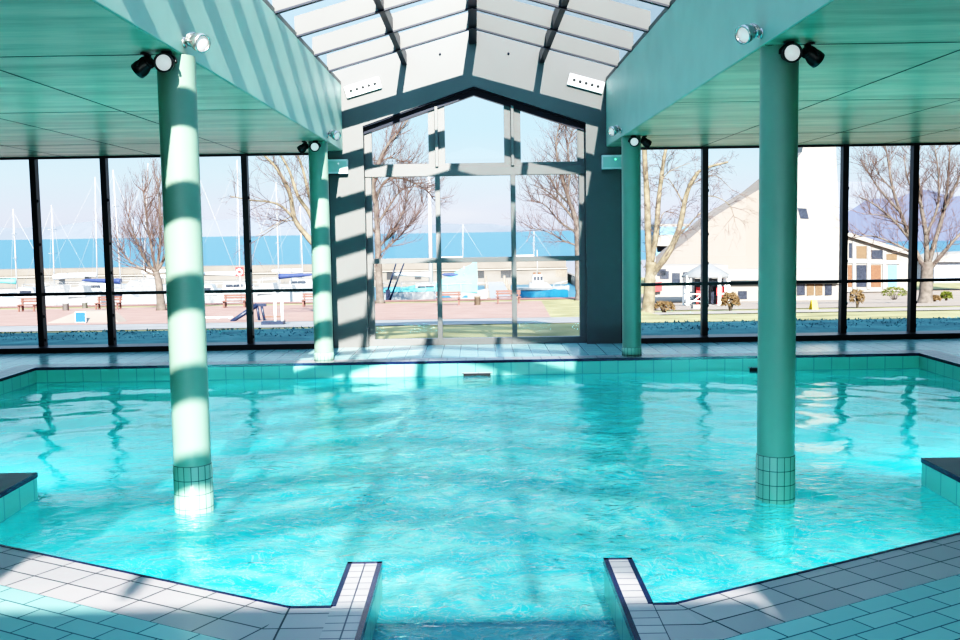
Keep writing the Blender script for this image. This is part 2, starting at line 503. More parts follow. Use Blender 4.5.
def deck_poly(name, pts, mat, ang=0., org=(0, 0), z=0., lab=None):
    mb = MB(); ca, sa = math.cos(ang), math.sin(ang)
    uv = [((x - org[0]) * ca + (y - org[1]) * sa, -(x - org[0]) * sa + (y - org[1]) * ca) for x, y in pts]
    mb.poly([(x, y, z) for x, y in pts], uv)
    return mb
angL = math.atan2(DL[1][1] - DL[0][1], DL[1][0] - DL[0][0]); angR = math.atan2(DR[0][1] - DR[1][1], DR[0][0] - DR[1][0])
CW = .42
nL = Vector((math.sin(angL), -math.cos(angL))); nR = Vector((math.sin(angR), -math.cos(angR)))

floor = empty('floor'); struct(floor, 'pool deck paved in pale teal tiles')
far = MB()
far.poly([(-10.5, YPOOL + .34, 0), (10.5, YPOOL + .34, 0), (10.5, YW + .02, 0), (-10.5, YW + .02, 0)])
for s in (-1, 1):
    q = [(s * 6.16, YS + .34, 0), (s * 10.5, YS + .34, 0), (s * 10.5, YPOOL + .34, 0), (s * 6.16, YPOOL + .34, 0)]
    far.poly(q if s > 0 else q[::-1])
far.build('far_deck_paving', M['tile_far'], floor)
def near_deck(s, pts, ang, org):
    mb = deck_poly('x', pts if s > 0 else pts[::-1], None, ang, org); mb.build('near_deck_paving', M['tile_deck'], floor)
# left near deck, inner boundary = outer edge of coping
L0 = Vector(DL[0]) + nL * CW - Vector((math.cos(angL), math.sin(angL))) * 2.0
n0 = Vector((0, -1))
mitL = (nL + n0) / (1 + nL.dot(n0)) * CW; mitR = (nR + n0) / (1 + nR.dot(n0)) * CW
L1 = Vector(DL[1]) + mitL
near_deck(1, [(-10.5, -9), (SLx0, -9), (SLx0, L1.y), (L1.x, L1.y), (L0.x, L0.y), (-10.5, L0.y)], angL, L1)
R0 = Vector(DR[0]) + nR * CW + Vector((math.cos(angR), math.sin(angR))) * 2.0
R1 = Vector(DR[1]) + mitR
near_deck(1, [(SRx1, -9), (10.5, -9), (10.5, R0.y), (R0.x, R0.y), (R1.x, R1.y), (SRx1, R1.y)], angR, R1)
mb = MB(); mb.poly([(SLx0, -9, 0), (SRx1, -9, 0), (SRx1, 2.4, 0), (SLx0, 2.4, 0)]); mb.build('near_deck_paving', M['tile_deck'], floor)

# coping bands
cop = MB()
def band(a, b, w, n, ext0=0., ext1=0., u0=0.):
    a = Vector(a); b = Vector(b); d = (b - a).normalized(); ln_ = (b - a).length; n = Vector(n)
    p = [a, b, b + n * w + d * ext1, a + n * w + d * ext0]
    uv = [((q - a).dot(d) + u0, .085 - (q - a).dot(n)) for q in p]
    pts = [(q.x, q.y, 0.0) for q in p]
    nn = (Vector(pts[1]) - Vector(pts[0])).cross(Vector(pts[2]) - Vector(pts[1]))
    if nn.z < 0: pts = pts[::-1]; uv = uv[::-1]
    cop.poly(pts, uv)
UVS = .085
dL = Vector((math.cos(angL), math.sin(angL))); dR = Vector((math.cos(angR), math.sin(angR)))
band(DL[0], DL[1], CW, nL, -2.0, mitL.dot(dL))
band(DL[1], (SLx0, DL[1][1]), CW, n0, mitL.x, 0)
band(DR[1], DR[0], CW, nR, mitR.dot(dR), 2.0)
band((SRx1, DR[1][1]), DR[1], CW, n0, 0, mitR.x)
# far coping, side copings
band((-6.16, YPOOL), (6.16, YPOOL), .34, Vector((0, 1)))
band((-5.82, YS + .34), (-5.82, YPOOL), .34, Vector((-1, 0)))
band((5.82, YS + .34), (5.82, YPOOL), .34, Vector((1, 0)))
co = cop.build('coping_tiles', M['tile_coping'], floor)
stb = MB()
stb.box((SLx0, 2.4, -.02), (SLx1, SLy, .0)); stb.box((SRx0, 2.4, -.02), (SRx1, SRy, .0))
stb.build('stub_wall_tiles', M['tile_stub'], floor)
# side blocks with dark tops
for s in (-1, 1):
    x0, x1 = sorted((s * 3.22, s * 10.5))
    boxobj('dark_side_block', (x0, 6.1, -.02), (x1, YS, .004), M['dark_stone'], floor)
    b2 = MB(); x0, x1 = sorted((s * 5.82, s * 10.5)); b2.box((x0, YS, -.02), (x1, YS + .34, .002)); b2.build('side_step', M['dark_stone'], floor)

# navy nosing along every pool edge, pool walls below
nos = MB(); wal = MB(); low = MB()
per = 0.
n_ = len(POOL)
for i in range(n_):
    a = Vector(POOL[i]); b = Vector(POOL[(i + 1) % n_]); d = b - a; l = d.length; d.normalize()
    nrm = Vector((d.y, -d.x))                       # interior is on the right-hand or left-hand side
    mid = (a + b) / 2
    # outward = away from water : POOL runs counter-clockwise seen from above when area>0
    out = nrm
    stub = abs(a.x) < .9 and abs(b.x) < .9 and a.y <= 5.3 and b.y <= 5.3
    w = .020 if stub else .013
    p = [a - out * .005 - d * .005, b - out * .005 + d * .005, b + out * w, a + out * w]
    pr = [(q.x, q.y, .003) for q in p]
    nos.prism(pr, (0, 0, -.035))
    wl = wal if True else low
    za, zb_ = -.0, -1.5
    f_ = [(a.x, a.y, zb_), (b.x, b.y, zb_), (b.x, b.y, za), (a.x, a.y, za)]
    wal.poly(f_, [(per, zb_), (per + l, zb_), (per + l, za), (per, za)])
    per += l
# second navy line: the stub walls are edged on both long sides already
nos.build('navy_edge_tiles', M['nosing'], floor)
basin = wal.build('wall_pool', M['tile_pool']); struct(basin, 'tiled pool sides')
fl = MB()
fl.poly([(-6, 2, -1.5), (6, 2, -1.5), (6, 13.6, -1.5), (-6, 13.6, -1.5)])
fl.build('floor_pool', M['tile_pool']); struct(bpy.data.objects['floor_pool'], 'tiled pool floor under the water')
# entry steps between the stub walls
st = MB(); ed = MB()
for k, yy in enumerate((4.88, 4.45, 4.05)):
    st.box((SLx1 + .006, 2.42, -1.49), (SRx0 - .006, yy, -.225))
    ed.box((SLx1 + .007, yy - .05, -.225 - .03), (SRx0 - .007, yy + .004, -.225 + .004))
so = st.build('entry_steps', M['tile_pool']); tag(so, 'submerged tiled entry steps between the two low stub walls', 'steps')
ed.build('step_edge', M['nosing'], so)

# skimmer slots in the far wall
for px, w, lb in ((477, .36, 'dark overflow slot in the sunlit middle of the far pool wall'), (755, .14, 'small dark inlet in the far pool wall behind the right column')):
    p = at(px, 375 if px < 600 else 369.5, YPOOL - .005)
    r = boxobj('pool_inlet', (p.x - w / 2, YPOOL - .012, p.z - .045), (p.x + w / 2, YPOOL + .02, p.z + .02), M['hole'])
    mb = MB(); mb.box((p.x - w / 2 - .02, YPOOL - .016, p.z + .02), (p.x + w / 2 + .02, YPOOL + .02, p.z + .035)); mb.build('slot_rim', M['tile_stub'], r)
    tag(r, lb, 'pool inlet')

# water surface ----------------------------------------------------------
def inside(x, y):
    c = np.zeros(x.shape, bool); n = len(POOL)
    for i in range(n):
        x1, y1 = POOL[i]; x2, y2 = POOL[(i + 1) % n]
        if y1 == y2: continue
        cond = ((y1 > y) != (y2 > y)) & (x < (x2 - x1) * (y - y1) / (y2 - y1) + x1)
        c ^= cond
    return c
rs = np.random.RandomState(3)
nx, ny = 330, 300
gx = np.linspace(-5.9, 5.9, nx); gy0 = np.linspace(0, 1, ny); gy = 2.4 + (13.42 - 2.4) * gy0
X, Y = np.meshgrid(gx, gy)
churn = np.exp(-(((X - .1) / 2.3) ** 2 + ((Y - 6.6) / 2.6) ** 2)) + .35 * np.exp(-(((X - 1.2) / 3.5) ** 2 + ((Y - 5.5) / 2.) ** 2)) + .45 * np.exp(-(((X + .2) / 1.8) ** 2 + ((Y - 10.2) / 2.6) ** 2))
churn = np.clip(churn, 0, 1)
H = np.zeros_like(X)
def waves(nw, lam0, lam1, slope, spread, base=math.pi / 2):
    h = np.zeros_like(X)
    for _ in range(nw):
        lam = lam0 * (lam1 / lam0) ** rs.rand()
        th = base + spread * (rs.rand() - .5) * 2
        k = 2 * math.pi / lam
        wob = .6 * np.sin(X * rs.uniform(.4, 1.3) + rs.rand() * 6) * np.sin(Y * rs.uniform(.4, 1.2) + rs.rand() * 6)
        h += slope / k / math.sqrt(nw) * 1.4 * np.sin(k * (X * math.cos(th) + Y * math.sin(th)) + wob * 2.5 + rs.rand() * 6.28)
    return h
H += waves(12, .5, 1.6, .030, 1.0) + waves(10, .2, .5, .020, 1.3) + waves(6, .9, 2.0, .02, .6)
H += churn * (waves(16, .22, .9, .10, 3.14) + waves(14, .14, .3, .06, 3.14))
keep_in = inside(X, Y)
verts = np.stack([X, Y, WZ + H], -1).reshape(-1, 3)
k = keep_in
cell = k[:-1, :-1] | k[1:, :-1] | k[:-1, 1:] | k[1:, 1:]
jj, ii = np.nonzero(cell)
idx = lambda j, i: j * nx + i
faces = np.stack([idx(jj, ii), idx(jj, ii + 1), idx(jj + 1, ii + 1), idx(jj + 1, ii)], -1)
used = np.unique(faces); remap = -np.ones(nx * ny, int); remap[used] = np.arange(len(used))
me = bpy.data.meshes.new('pool_water')
me.from_pydata(verts[used].tolist(), [], remap[faces].tolist())
me.polygons.foreach_set('use_smooth', [True] * len(me.polygons))
ca = me.attributes.new('churn', 'FLOAT', 'POINT'); ca.data.foreach_set('value', churn.reshape(-1)[used].astype(np.float32))
me.materials.append(M['water'])
wo = bpy.data.objects.new('pool_water', me); COL.objects.link(wo); struct(wo, 'rippling turquoise pool water')

# ------------------------------------------------------------------ columns
def column(x, y, zbase, label):
    r = empty('column', (x, y, zbase)); tag(r, label, 'column', 'mint green round columns', 'thing')
    mb = MB(); mb.lathe([(.1265, .0), (.1265, ZC - zbase)], n=40)
    mb.build('column_shaft', M['mint_col'], r)
    h = .12 - zbase
    mb = MB(); mb.lathe([(.1265, -.0), (.133, -.0), (.133, h - .004), (.1265, h)], n=40, uvr=.133)
    # rows of mosaic start at the top of the band
    for u in mb.uv:
        for i in range(len(u)): u[i] = (u[i][0], u[i][1] - h)
    mb.build('tile_base', M['tile_col'], r)
    return r
column(-2.0, YF, -1.5, 'sunlit mint column rising from the water on the left, white mosaic tile foot')
column(XC, YF, -1.5, 'shaded mint column rising from the water on the right, green mosaic tile foot')
column(-XC, YBK, 0., 'mint column on the far deck beside the sunlit left pier')
column(XC, YBK, 0., 'mint column on the far deck beside the dark right pier')

# ------------------------------------------------------------------ spotlights
def spotlight(mount, aim, head_off, mat, label, group, size=1., lens_on=True):
    mount = Vector(mount); root = empty('spotlight', mount); tag(root, label, 'spotlight', group)
    aim = Vector(aim).normalized(); hc = Vector(head_off)
    b = MB(); b.lathe([(.0, -.0), (.035, 0), (.035, .012), (.0, .012)], orient(Vector((0, 0, 0)), hc), n=16)
    b.tube([(0, 0, 0), hc * .55, hc * .8], .009, 8)
    b.build('mount', mat, root)
    side = aim.cross(Vector((0, 0, 1))).normalized()
    if side.length < .1: side = Vector((1, 0, 0))
    y = MB(); R = .062 * size
    arc = []
    back = (hc * .75 - hc)
    for k in range(9):
        a = math.pi * k / 8
        arc.append(hc + side * (R * 1.12 * math.cos(a)) + (-hc.normalized()) * (R * 1.12 * math.sin(a)))
    y.tube(arc, .008, 6); y.build('yoke', mat, root)
    h = MB(); T = orient(hc, aim)
    h.lathe([(.0, -.085 * size), (R * .55, -.085 * size), (R * .62, -.05 * size), (R * .95, .0), (R, .02 * size), (R, .055 * size), (R * .86, .055 * size), (R * .82, .035 * size)], T, n=24)
    for q in (-.07, -.055): h.lathe([(R * .55, q * size), (R * .8, q * size), (R * .8, (q + .006) * size), (R * .55, (q + .006) * size)], T, n=20)
    h.build('housing', mat, root)
    l = MB(); l.lathe([(.0, .045 * size), (R * .5, .043 * size), (R * .84, .036 * size)], T, n=24); l.build('lens', M['lens'] if lens_on else M['silver'], root)
    return root
for s, sd_ in ((-1, 'left'), (1, 'right')):
    for yy, dd in ((YF, 'front'), (YBK, 'back')):
        xc_ = 2.0 if (sd_, dd) == ('left', 'front') else XC
        where = {('left', 'front'): 'left column standing in the water', ('right', 'front'): 'right column standing in the water',
                 ('left', 'back'): 'column beside the sunlit pier', ('right', 'back'): 'column beside the dark pier'}[(sd_, dd)]
        # silver one on the beam face
        spotlight((s * XB, yy - .05, 2.985), (-s * .75, -.55, -.35), (-s * .10, -.02, .0), M['silver'],
                  'silver spotlight on the beam face above the ' + where, 'silver beam spotlights', 1.0)
        # black one in front of the column facing the viewer
        spotlight((s * xc_, yy - .20, 2.895), (-s * .05, -.95, -.12), (0, -.05, -.075), M['black'],
                  'black spotlight facing forward at the top of the ' + where, 'black spotlights facing the viewer', 1.0)
        spotlight((s * (xc_ + .15), yy - .16, 2.895), (s * .85, .25, -.55), (s * .02, -.01, -.085), M['black'],
                  'black spotlight turned sideways at the top of the ' + where, 'black spotlights turned outward', .9)

# ------------------------------------------------------------------ signs, panels on the gable wall
for s, lb in ((-1, 'pale rectangular emergency light box on the sunlit left pier'), (1, 'pale emergency light box with green lamp on the dark right pier')):
    cx = s * 2.02; z0, z1 = 2.565, 2.785
    r = empty('emergency_light', (cx, YG, 2.67)); tag(r, lb, 'emergency light', 'emergency light boxes')
    boxobj('light_box', (-.165, -.085, -.105), (.165, -.001, .105), M['white_plastic'], r, bevel=.008)
    boxobj('light_face', (-.15, -.09, -.075), (.15, -.0855, .075), M['sign_box'], r)
    mb = MB(); mb.lathe([(0, .006), (.014, .003), (.014, 0)], orient(Vector((.03, -.09, .04)), (0, -1, 0)), n=14)
    mb.build('indicator_lamp', M['green_lamp'] if s > 0 else M['lens'], r)
    mb = MB(); mb.box((-.16, -.088, -.112), (.16, -.002, -.105)); mb.build('lower_edge', M['navy'], r)  # thin dark strip added along the lower edge of the box
sl = math.atan(RS)
for s, lb in ((-1, 'white perforated panel with five dark holes on the left slope of the gable wall'), (1, 'white perforated panel with five dark holes on the right slope of the gable wall')):
    p = at(363, 87.5, YG - .03) if s < 0 else at(586, 83.5, YG - .03)
    r = empty('ventilation_panel', (p.x, YG, p.z)); r.rotation_euler = (0, s * sl, 0); tag(r, lb, 'vent panel', 'perforated white panels on the gable wall')
    boxobj('panel_body', (-.265, -.05, -.085), (.265, -.001, .085), M['white_plastic'], r, bevel=.006)
    for k in range(5):
        mb = MB(); mb.lathe([(0, .004), (.021, .004), (.024, 0)], orient(Vector((-.18 + .09 * k, -.05, .0)), (0, -1, 0)), n=14); mb.build('panel_hole', M['hole'], r)
for px, py, lb in ((440, 54, 'tiny dark sensor on the gable wall left of the ridge'), (508.5, 53.5, 'tiny dark sensor on the gable wall right of the ridge')):
    p = at(px, py, YG - .01)
    mb = MB(); mb.lathe([(0, .03), (.012, .028), (.016, .012), (.016, 0)], orient(Vector((0, 0, 0)), (0, -1, 0)), n=14)
    o = mb.build('ceiling_sensor', M['navy'], loc=(p.x, YG, p.z)); tag(o, lb, 'sensor')

# ================================================================== outdoors
M['lawn'] = plain('lawn_grass', (.27, .24, .12), rough=.9, var=.35, scale=.9, spec=.1, bump=.4)
M['paving_red'] = plain('red_paving', (.31, .19, .155), rough=.85, var=.12, scale=1.2, spec=.1)
M['paving_brick'] = plain('brick_paving', (.25, .13, .105), rough=.85, var=.15, scale=2, spec=.1)
M['kerb'] = plain('pale_concrete_kerb', (.235, .225, .22), rough=.85, var=.15, scale=1.5, spec=.1)
M['sand'] = plain('sandy_paving', (.27, .215, .175), rough=.9, var=.12, scale=.6, spec=.1)
M['path'] = plain('pale_gravel_path', (.30, .255, .215), rough=.9, var=.08, scale=1, spec=.1)
M['stone'] = plain('pale_breakwater_stone', (.19, .165, .14), rough=.85, var=.12, scale=.7, spec=.1)
M['boat_white'] = plain('boat_white', (.30, .30, .30), rough=.3, var=.15)
M['boat_grey'] = plain('boat_grey', (.30, .33, .38), rough=.4, var=.1)
M['boat_blue'] = plain('boat_blue', (.02, .12, .22), rough=.3, var=.1)
M['cover_navy'] = plain('navy_canvas', (.02, .035, .12), rough=.7, var=.2)
M['cover_teal'] = plain('turquoise_canvas', (.12, .40, .39), rough=.7, var=.2, scale=2)
M['cover_white'] = plain('white_canvas', (.55, .55, .56), rough=.7, var=.08)
M['mast'] = plain('mast_alloy', (.36, .36, .36), rough=.4, var=.03)
M['mast_dark'] = plain('dark_blue_spar', (.015, .022, .05), rough=.4, var=.1)
M['bark_pale'] = plain('pale_mottled_bark', (.17, .14, .095), rough=.9, var=.45, scale=5, spec=.1)
M['bark'] = plain('grey_brown_bark', (.125, .105, .09), rough=.9, var=.35, scale=5, spec=.1)
M['twig'] = plain('brown_twigs', (.12, .085, .075), rough=.9, var=.2, spec=.1)
M['bench_red'] = plain('red_brown_bench', (.15, .06, .045), rough=.6, var=.15)
M['church_roof'] = plain('sun_angle_tan_render', (.215, .178, .148), rough=.9, var=.04, scale=.5, spec=.1)  # darker than the tower: the flank's angle to the sun put into colour
M['church_white'] = plain('white_render', (.285, .262, .235), rough=.85, var=.02, scale=.5, spec=.1)
M['dark_glass'] = plain('dark_glazing', (.03, .035, .05), rough=.15, var=.3)
M['brown_wood'] = plain('brown_wood', (.14, .055, .025), rough=.7, var=.25)
M['shutter'] = plain('ochre_shutter', (.12, .07, .035), rough=.7, var=.15)
M['slate'] = plain('pale_slate_roof', (.17, .175, .18), rough=.8, var=.08)
M['bush_green'] = plain('green_bush_leaves', (.09, .10, .025), rough=.9, var=.4, scale=4, spec=.1)
M['bush_rust'] = plain('rusty_bush_leaves', (.13, .085, .045), rough=.9, var=.4, scale=4, spec=.1)
M['blue_sign'] = plain('blue_sign_paint', (.012, .10, .38), rough=.5, var=.05)
M['red'] = plain('red_paint', (.50, .03, .03), rough=.5, var=.1)
M['yellow'] = plain('yellow_plastic', (.65, .45, .03), rough=.5, var=.1)
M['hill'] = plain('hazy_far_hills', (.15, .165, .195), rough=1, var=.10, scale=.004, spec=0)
M['timber'] = plain('grey_timber', (.20, .16, .12), rough=.9, var=.2)
M['apt_blue'] = plain('pale_blue_cladding', (.10, .24, .36), rough=.6, var=.08)

ZK = [(-60, -.3), (15.4, -.3), (21.5, -.3), (27, -.63), (46, -1.5), (50, -1.63), (60, -1.9), (140, -2.6)]
ZR_ = [(-60, -.3), (15.4, -.3), (21.5, -.3), (27, -.63), (32, -.98), (38, -1.36), (46, -1.86), (60, -2.83), (75, -3.75), (95, -4.4), (140, -5.0)]
def zg(y, right=False):
    if right:
        for (a, za), (b, zb) in zip(ZR_, ZR_[1:]):
            if y <= b: return za + (zb - za) * (y - a) / (b - a)
        return ZR_[-1][1]
    for (a, za), (b, zb) in zip(ZK, ZK[1:]):
        if y <= b: return za + (zb - za) * (y - a) / (b - a)
    return ZK[-1][1]
def gat(px, py, dz=0.):
    """ground point seen at px,py"""
    lo, hi = 16., 130.
    for _ in range(50):
        mid = (lo + hi) / 2
        if at(px, py, mid).z > zg(mid, px > 620) + dz: lo = mid
        else: hi = mid
    return at(px, py, lo)
WL = -2.6                                    # lake level
YQ = 50.0

def strip(name, mat, ys_, xl, xr, dz, lab, right=False):
    """a ground strip following the slope; xl/xr are functions of y"""
    mb = MB()
    for a, b in zip(ys_, ys_[1:]):
        mb.poly([(xl(a), a, zg(a, right) + dz), (xr(a), a, zg(a, right) + dz), (xr(b), b, zg(b, right) + dz), (xl(b), b, zg(b, right) + dz)])
    o = mb.build(name, mat); struct(o, lab); return o
XQ = 7.5
# lawn : everything near the hall, and the land side to the right
XS = 5.0
mb = MB()
yy = [YW - .1, 18, 21.5, 24, 27, 32, 38, 46, YQ]
for a, b in zip(yy, yy[1:]):
    mb.poly([(-90, a, zg(a)), (XS, a, zg(a)), (XS, b, zg(b)), (-90, b, zg(b))])
    mb.poly([(XS, b, zg(b)), (XS, a, zg(a)), (XS, a, zg(a, True)), (XS, b, zg(b, True))])
    mb.poly([(XS, a, zg(a, True)), (90, a, zg(a, True)), (90, b, zg(b, True)), (XS, b, zg(b, True))])
for a, b in ((YQ, 60), (60, 75), (75, 95), (95, 140)):
    mb.poly([(XQ, a, zg(a, True)), (120, a, zg(a, True)), (120, b, zg(b, True)), (XQ, b, zg(b, True))])
lw = mb.build('lawn', M['lawn']); struct(lw, 'grass around the swimming hall')
mb = MB()
mb.prism([(-90, YQ, -1.66), (XQ, YQ, -1.66), (XQ, YQ, -4), (-90, YQ, -4)], (0, .3, 0)); mb.prism([(XQ, YQ, -1.66), (XQ, 140, -2.3), (XQ, 140, -6), (XQ, YQ, -6)], (.3, 0, 0))
struct(mb.build('wall_quay', M['stone']), 'quay wall along the harbour')
# unseen pale ground added to bounce sunlight up to the ceiling
mb = MB()
for x0, x1, y0, y1 in ((-60, -10.5, -40, YW), (10.5, 60, -40, YW), (-10.5, 10.5, -40, -9)):
    mb.poly([(x0, y0, -.3), (x1, y0, -.3), (x1, y1, -.3), (x0, y1, -.3)])
struct(mb.build('ground_bounce', M['path']), 'added pale ground out of view that bounces light into the hall')

lin = lambda pts: (lambda y: pts[0][1] + (pts[1][1] - pts[0][1]) * (y - pts[0][0]) / (pts[1][0] - pts[0][0]))
strip('kerb_path', M['kerb'], [22.2, 27], lambda y: -60, lambda y: 2.9 + (y - 24) * .02, .015, 'pale concrete path between grass and promenade')
strip('promenade_paving', M['paving_red'], [27, 32, 38, 45.6], lambda y: -60, lin([(27, 1.95), (45, 2.85)]), .02, 'red paved harbour promenade')
strip('quay_brick_paving', M['paving_brick'], [47.6, YQ], lambda y: -60, lambda y: XQ, .02, 'brick strip along the quay edge')
strip('garden_path', M['path'], [28.5, 32, 33.5], lambda y: XS + .05, lambda y: 60, .02, 'pale path across the lawn on the right', True)
strip('church_forecourt', M['sand'], [36.5, 38, 46, 50, 60, 75, 95], lambda y: (XS + .05 if y < 50 else XQ + .3), lambda y: 90, .02, 'sandy paved forecourt in front of the church', True)

M['painted_shade_grass'] = plain('grass_with_painted_shade', (.075, .15, .15), rough=.9, var=.3, scale=2, spec=.1)  # the hall's bluish shade is painted into this grass colour
for xa, xb, lb in ((-60, -2.2, 'rough grass with the shade of the hall painted in, left side'), (2.3, 60, 'rough grass with the shade of the hall painted in, right side')):
    strip('ground_painted_shade', M['painted_shade_grass'], [15.7, 21.4], lambda y, v=xa: v, lambda y, v=xb: v, .012, lb)
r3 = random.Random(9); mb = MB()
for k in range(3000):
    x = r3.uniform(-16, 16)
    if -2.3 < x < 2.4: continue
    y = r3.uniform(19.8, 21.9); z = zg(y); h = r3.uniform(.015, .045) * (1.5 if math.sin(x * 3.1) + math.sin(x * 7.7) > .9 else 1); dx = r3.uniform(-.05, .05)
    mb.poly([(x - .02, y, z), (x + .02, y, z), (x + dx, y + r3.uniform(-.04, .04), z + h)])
o = mb.build('grass_tufts', M['painted_shade_grass']); tag(o, 'fringe of rough grass blades along the shadow edge outside the windows', 'grass', None, 'stuff')

# lake, hills
mt, nt, p_ = new_mat('lake_water')
p_.inputs['Base Color'].default_value = (.03, .125, .195, 1); p_.inputs['Roughness'].default_value = .35; p_.inputs['Specular IOR Level'].default_value = .25
tcx = nt.nodes.new('ShaderNodeTexCoord'); nzx = nt.nodes.new('ShaderNodeTexNoise'); nzx.inputs['Scale'].default_value = .8; nzx.inputs['Detail'].default_value = 6
nt.links.new(tcx.outputs['Object'], nzx.inputs['Vector'])
bpx = nt.nodes.new('ShaderNodeBump'); bpx.inputs['Strength'].default_value = .6; bpx.inputs['Distance'].default_value = .3
nt.links.new(nzx.outputs['Fac'], bpx.inputs['Height']); nt.links.new(bpx.outputs[0], p_.inputs['Normal'])
M['lake'] = mt
mb = MB(); mb.poly([(-4000, YQ + .3, WL), (XQ, YQ + .3, WL), (XQ, 140, WL), (3000, 141, WL), (3000, 3600, WL), (-4000, 3600, WL)])
struct(mb.build('lake', M['lake']), 'blue lake behind the harbour')
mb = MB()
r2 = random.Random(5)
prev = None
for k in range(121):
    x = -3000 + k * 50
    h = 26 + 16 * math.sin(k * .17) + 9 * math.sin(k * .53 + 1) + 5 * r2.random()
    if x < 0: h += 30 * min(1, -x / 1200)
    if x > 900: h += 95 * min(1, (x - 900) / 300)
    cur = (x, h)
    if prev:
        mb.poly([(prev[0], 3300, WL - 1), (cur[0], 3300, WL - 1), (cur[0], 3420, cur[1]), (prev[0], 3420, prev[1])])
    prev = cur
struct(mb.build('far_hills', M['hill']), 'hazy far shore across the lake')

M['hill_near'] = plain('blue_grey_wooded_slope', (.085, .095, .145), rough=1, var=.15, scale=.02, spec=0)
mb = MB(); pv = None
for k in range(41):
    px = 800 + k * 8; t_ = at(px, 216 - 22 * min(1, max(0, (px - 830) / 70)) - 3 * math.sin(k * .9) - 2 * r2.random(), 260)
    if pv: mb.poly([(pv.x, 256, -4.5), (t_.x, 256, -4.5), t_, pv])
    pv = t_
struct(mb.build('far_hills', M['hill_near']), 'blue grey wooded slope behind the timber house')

# breakwater
YBW = 81.0
r = empty('breakwater', (0, YBW, 0)); tag(r, 'long pale stone breakwater behind the boats with square dark openings', 'breakwater')
zt1 = at(476, 262.5, YBW).z; zt2 = at(476, 269, YBW).z
XBW = 7.2
boxobj('lower_wall', (-70, 0, -4), (XBW, 3, zt2), M['stone'], r)
boxobj('parapet', (-70, 1.0, zt2), (XBW, 3, zt1), M['stone'], r)
boxobj('ledge', (-70, -.12, zt2 - .12), (XBW, 1, zt2), M['path'], r)
for px in (392, 418, 481, 506, 561, 62, 88, 300):
    p = at(px, 273.5 + (476 - px) * .016, YBW); w_ = .42 if px in (506, 392, 561) else .25
    boxobj('opening', (p.x - w_, -.02, p.z - .38), (p.x + w_, .02, p.z + .30), M['hole'] if px != 561 else M['timber'], r)

# ---------------------------------------------------------------- boats
def hull_mesh(L, W, Hh, sheer=.12):
    mb = MB(); n = 14; rings = []
    for i in range(n + 1):
        t = i / n; x = -L / 2 + L * t
        wv = W / 2 * (1 - max(0, (t - .45) / .55) ** 2.2) * (.80 + .20 * min(1, t / .35)) + .012
        zt_ = Hh * (1 + sheer * (2 * abs(t - .35)) ** 2)
        kz = Hh * .55 * max(0, (t - .75) / .25) ** 2
        ring = [(x, wv, zt_), (x + (.10 * L * t * 0), wv * .88, Hh * .45 + kz * .4), (x, wv * .45, kz - .05), (x, 0, kz - .12),
                (x, -wv * .45, kz - .05), (x, -wv * .88, Hh * .45 + kz * .4), (x, -wv, zt_)]
        rings.append(ring)
    for a, b in zip(rings, rings[1:]):
        for j in range(6): mb.poly([a[j], a[j + 1], b[j + 1], b[j]], smooth=True)
        mb.poly([a[6], a[0], b[0], b[6]])
    mb.poly(rings[0][::-1])
    return mb

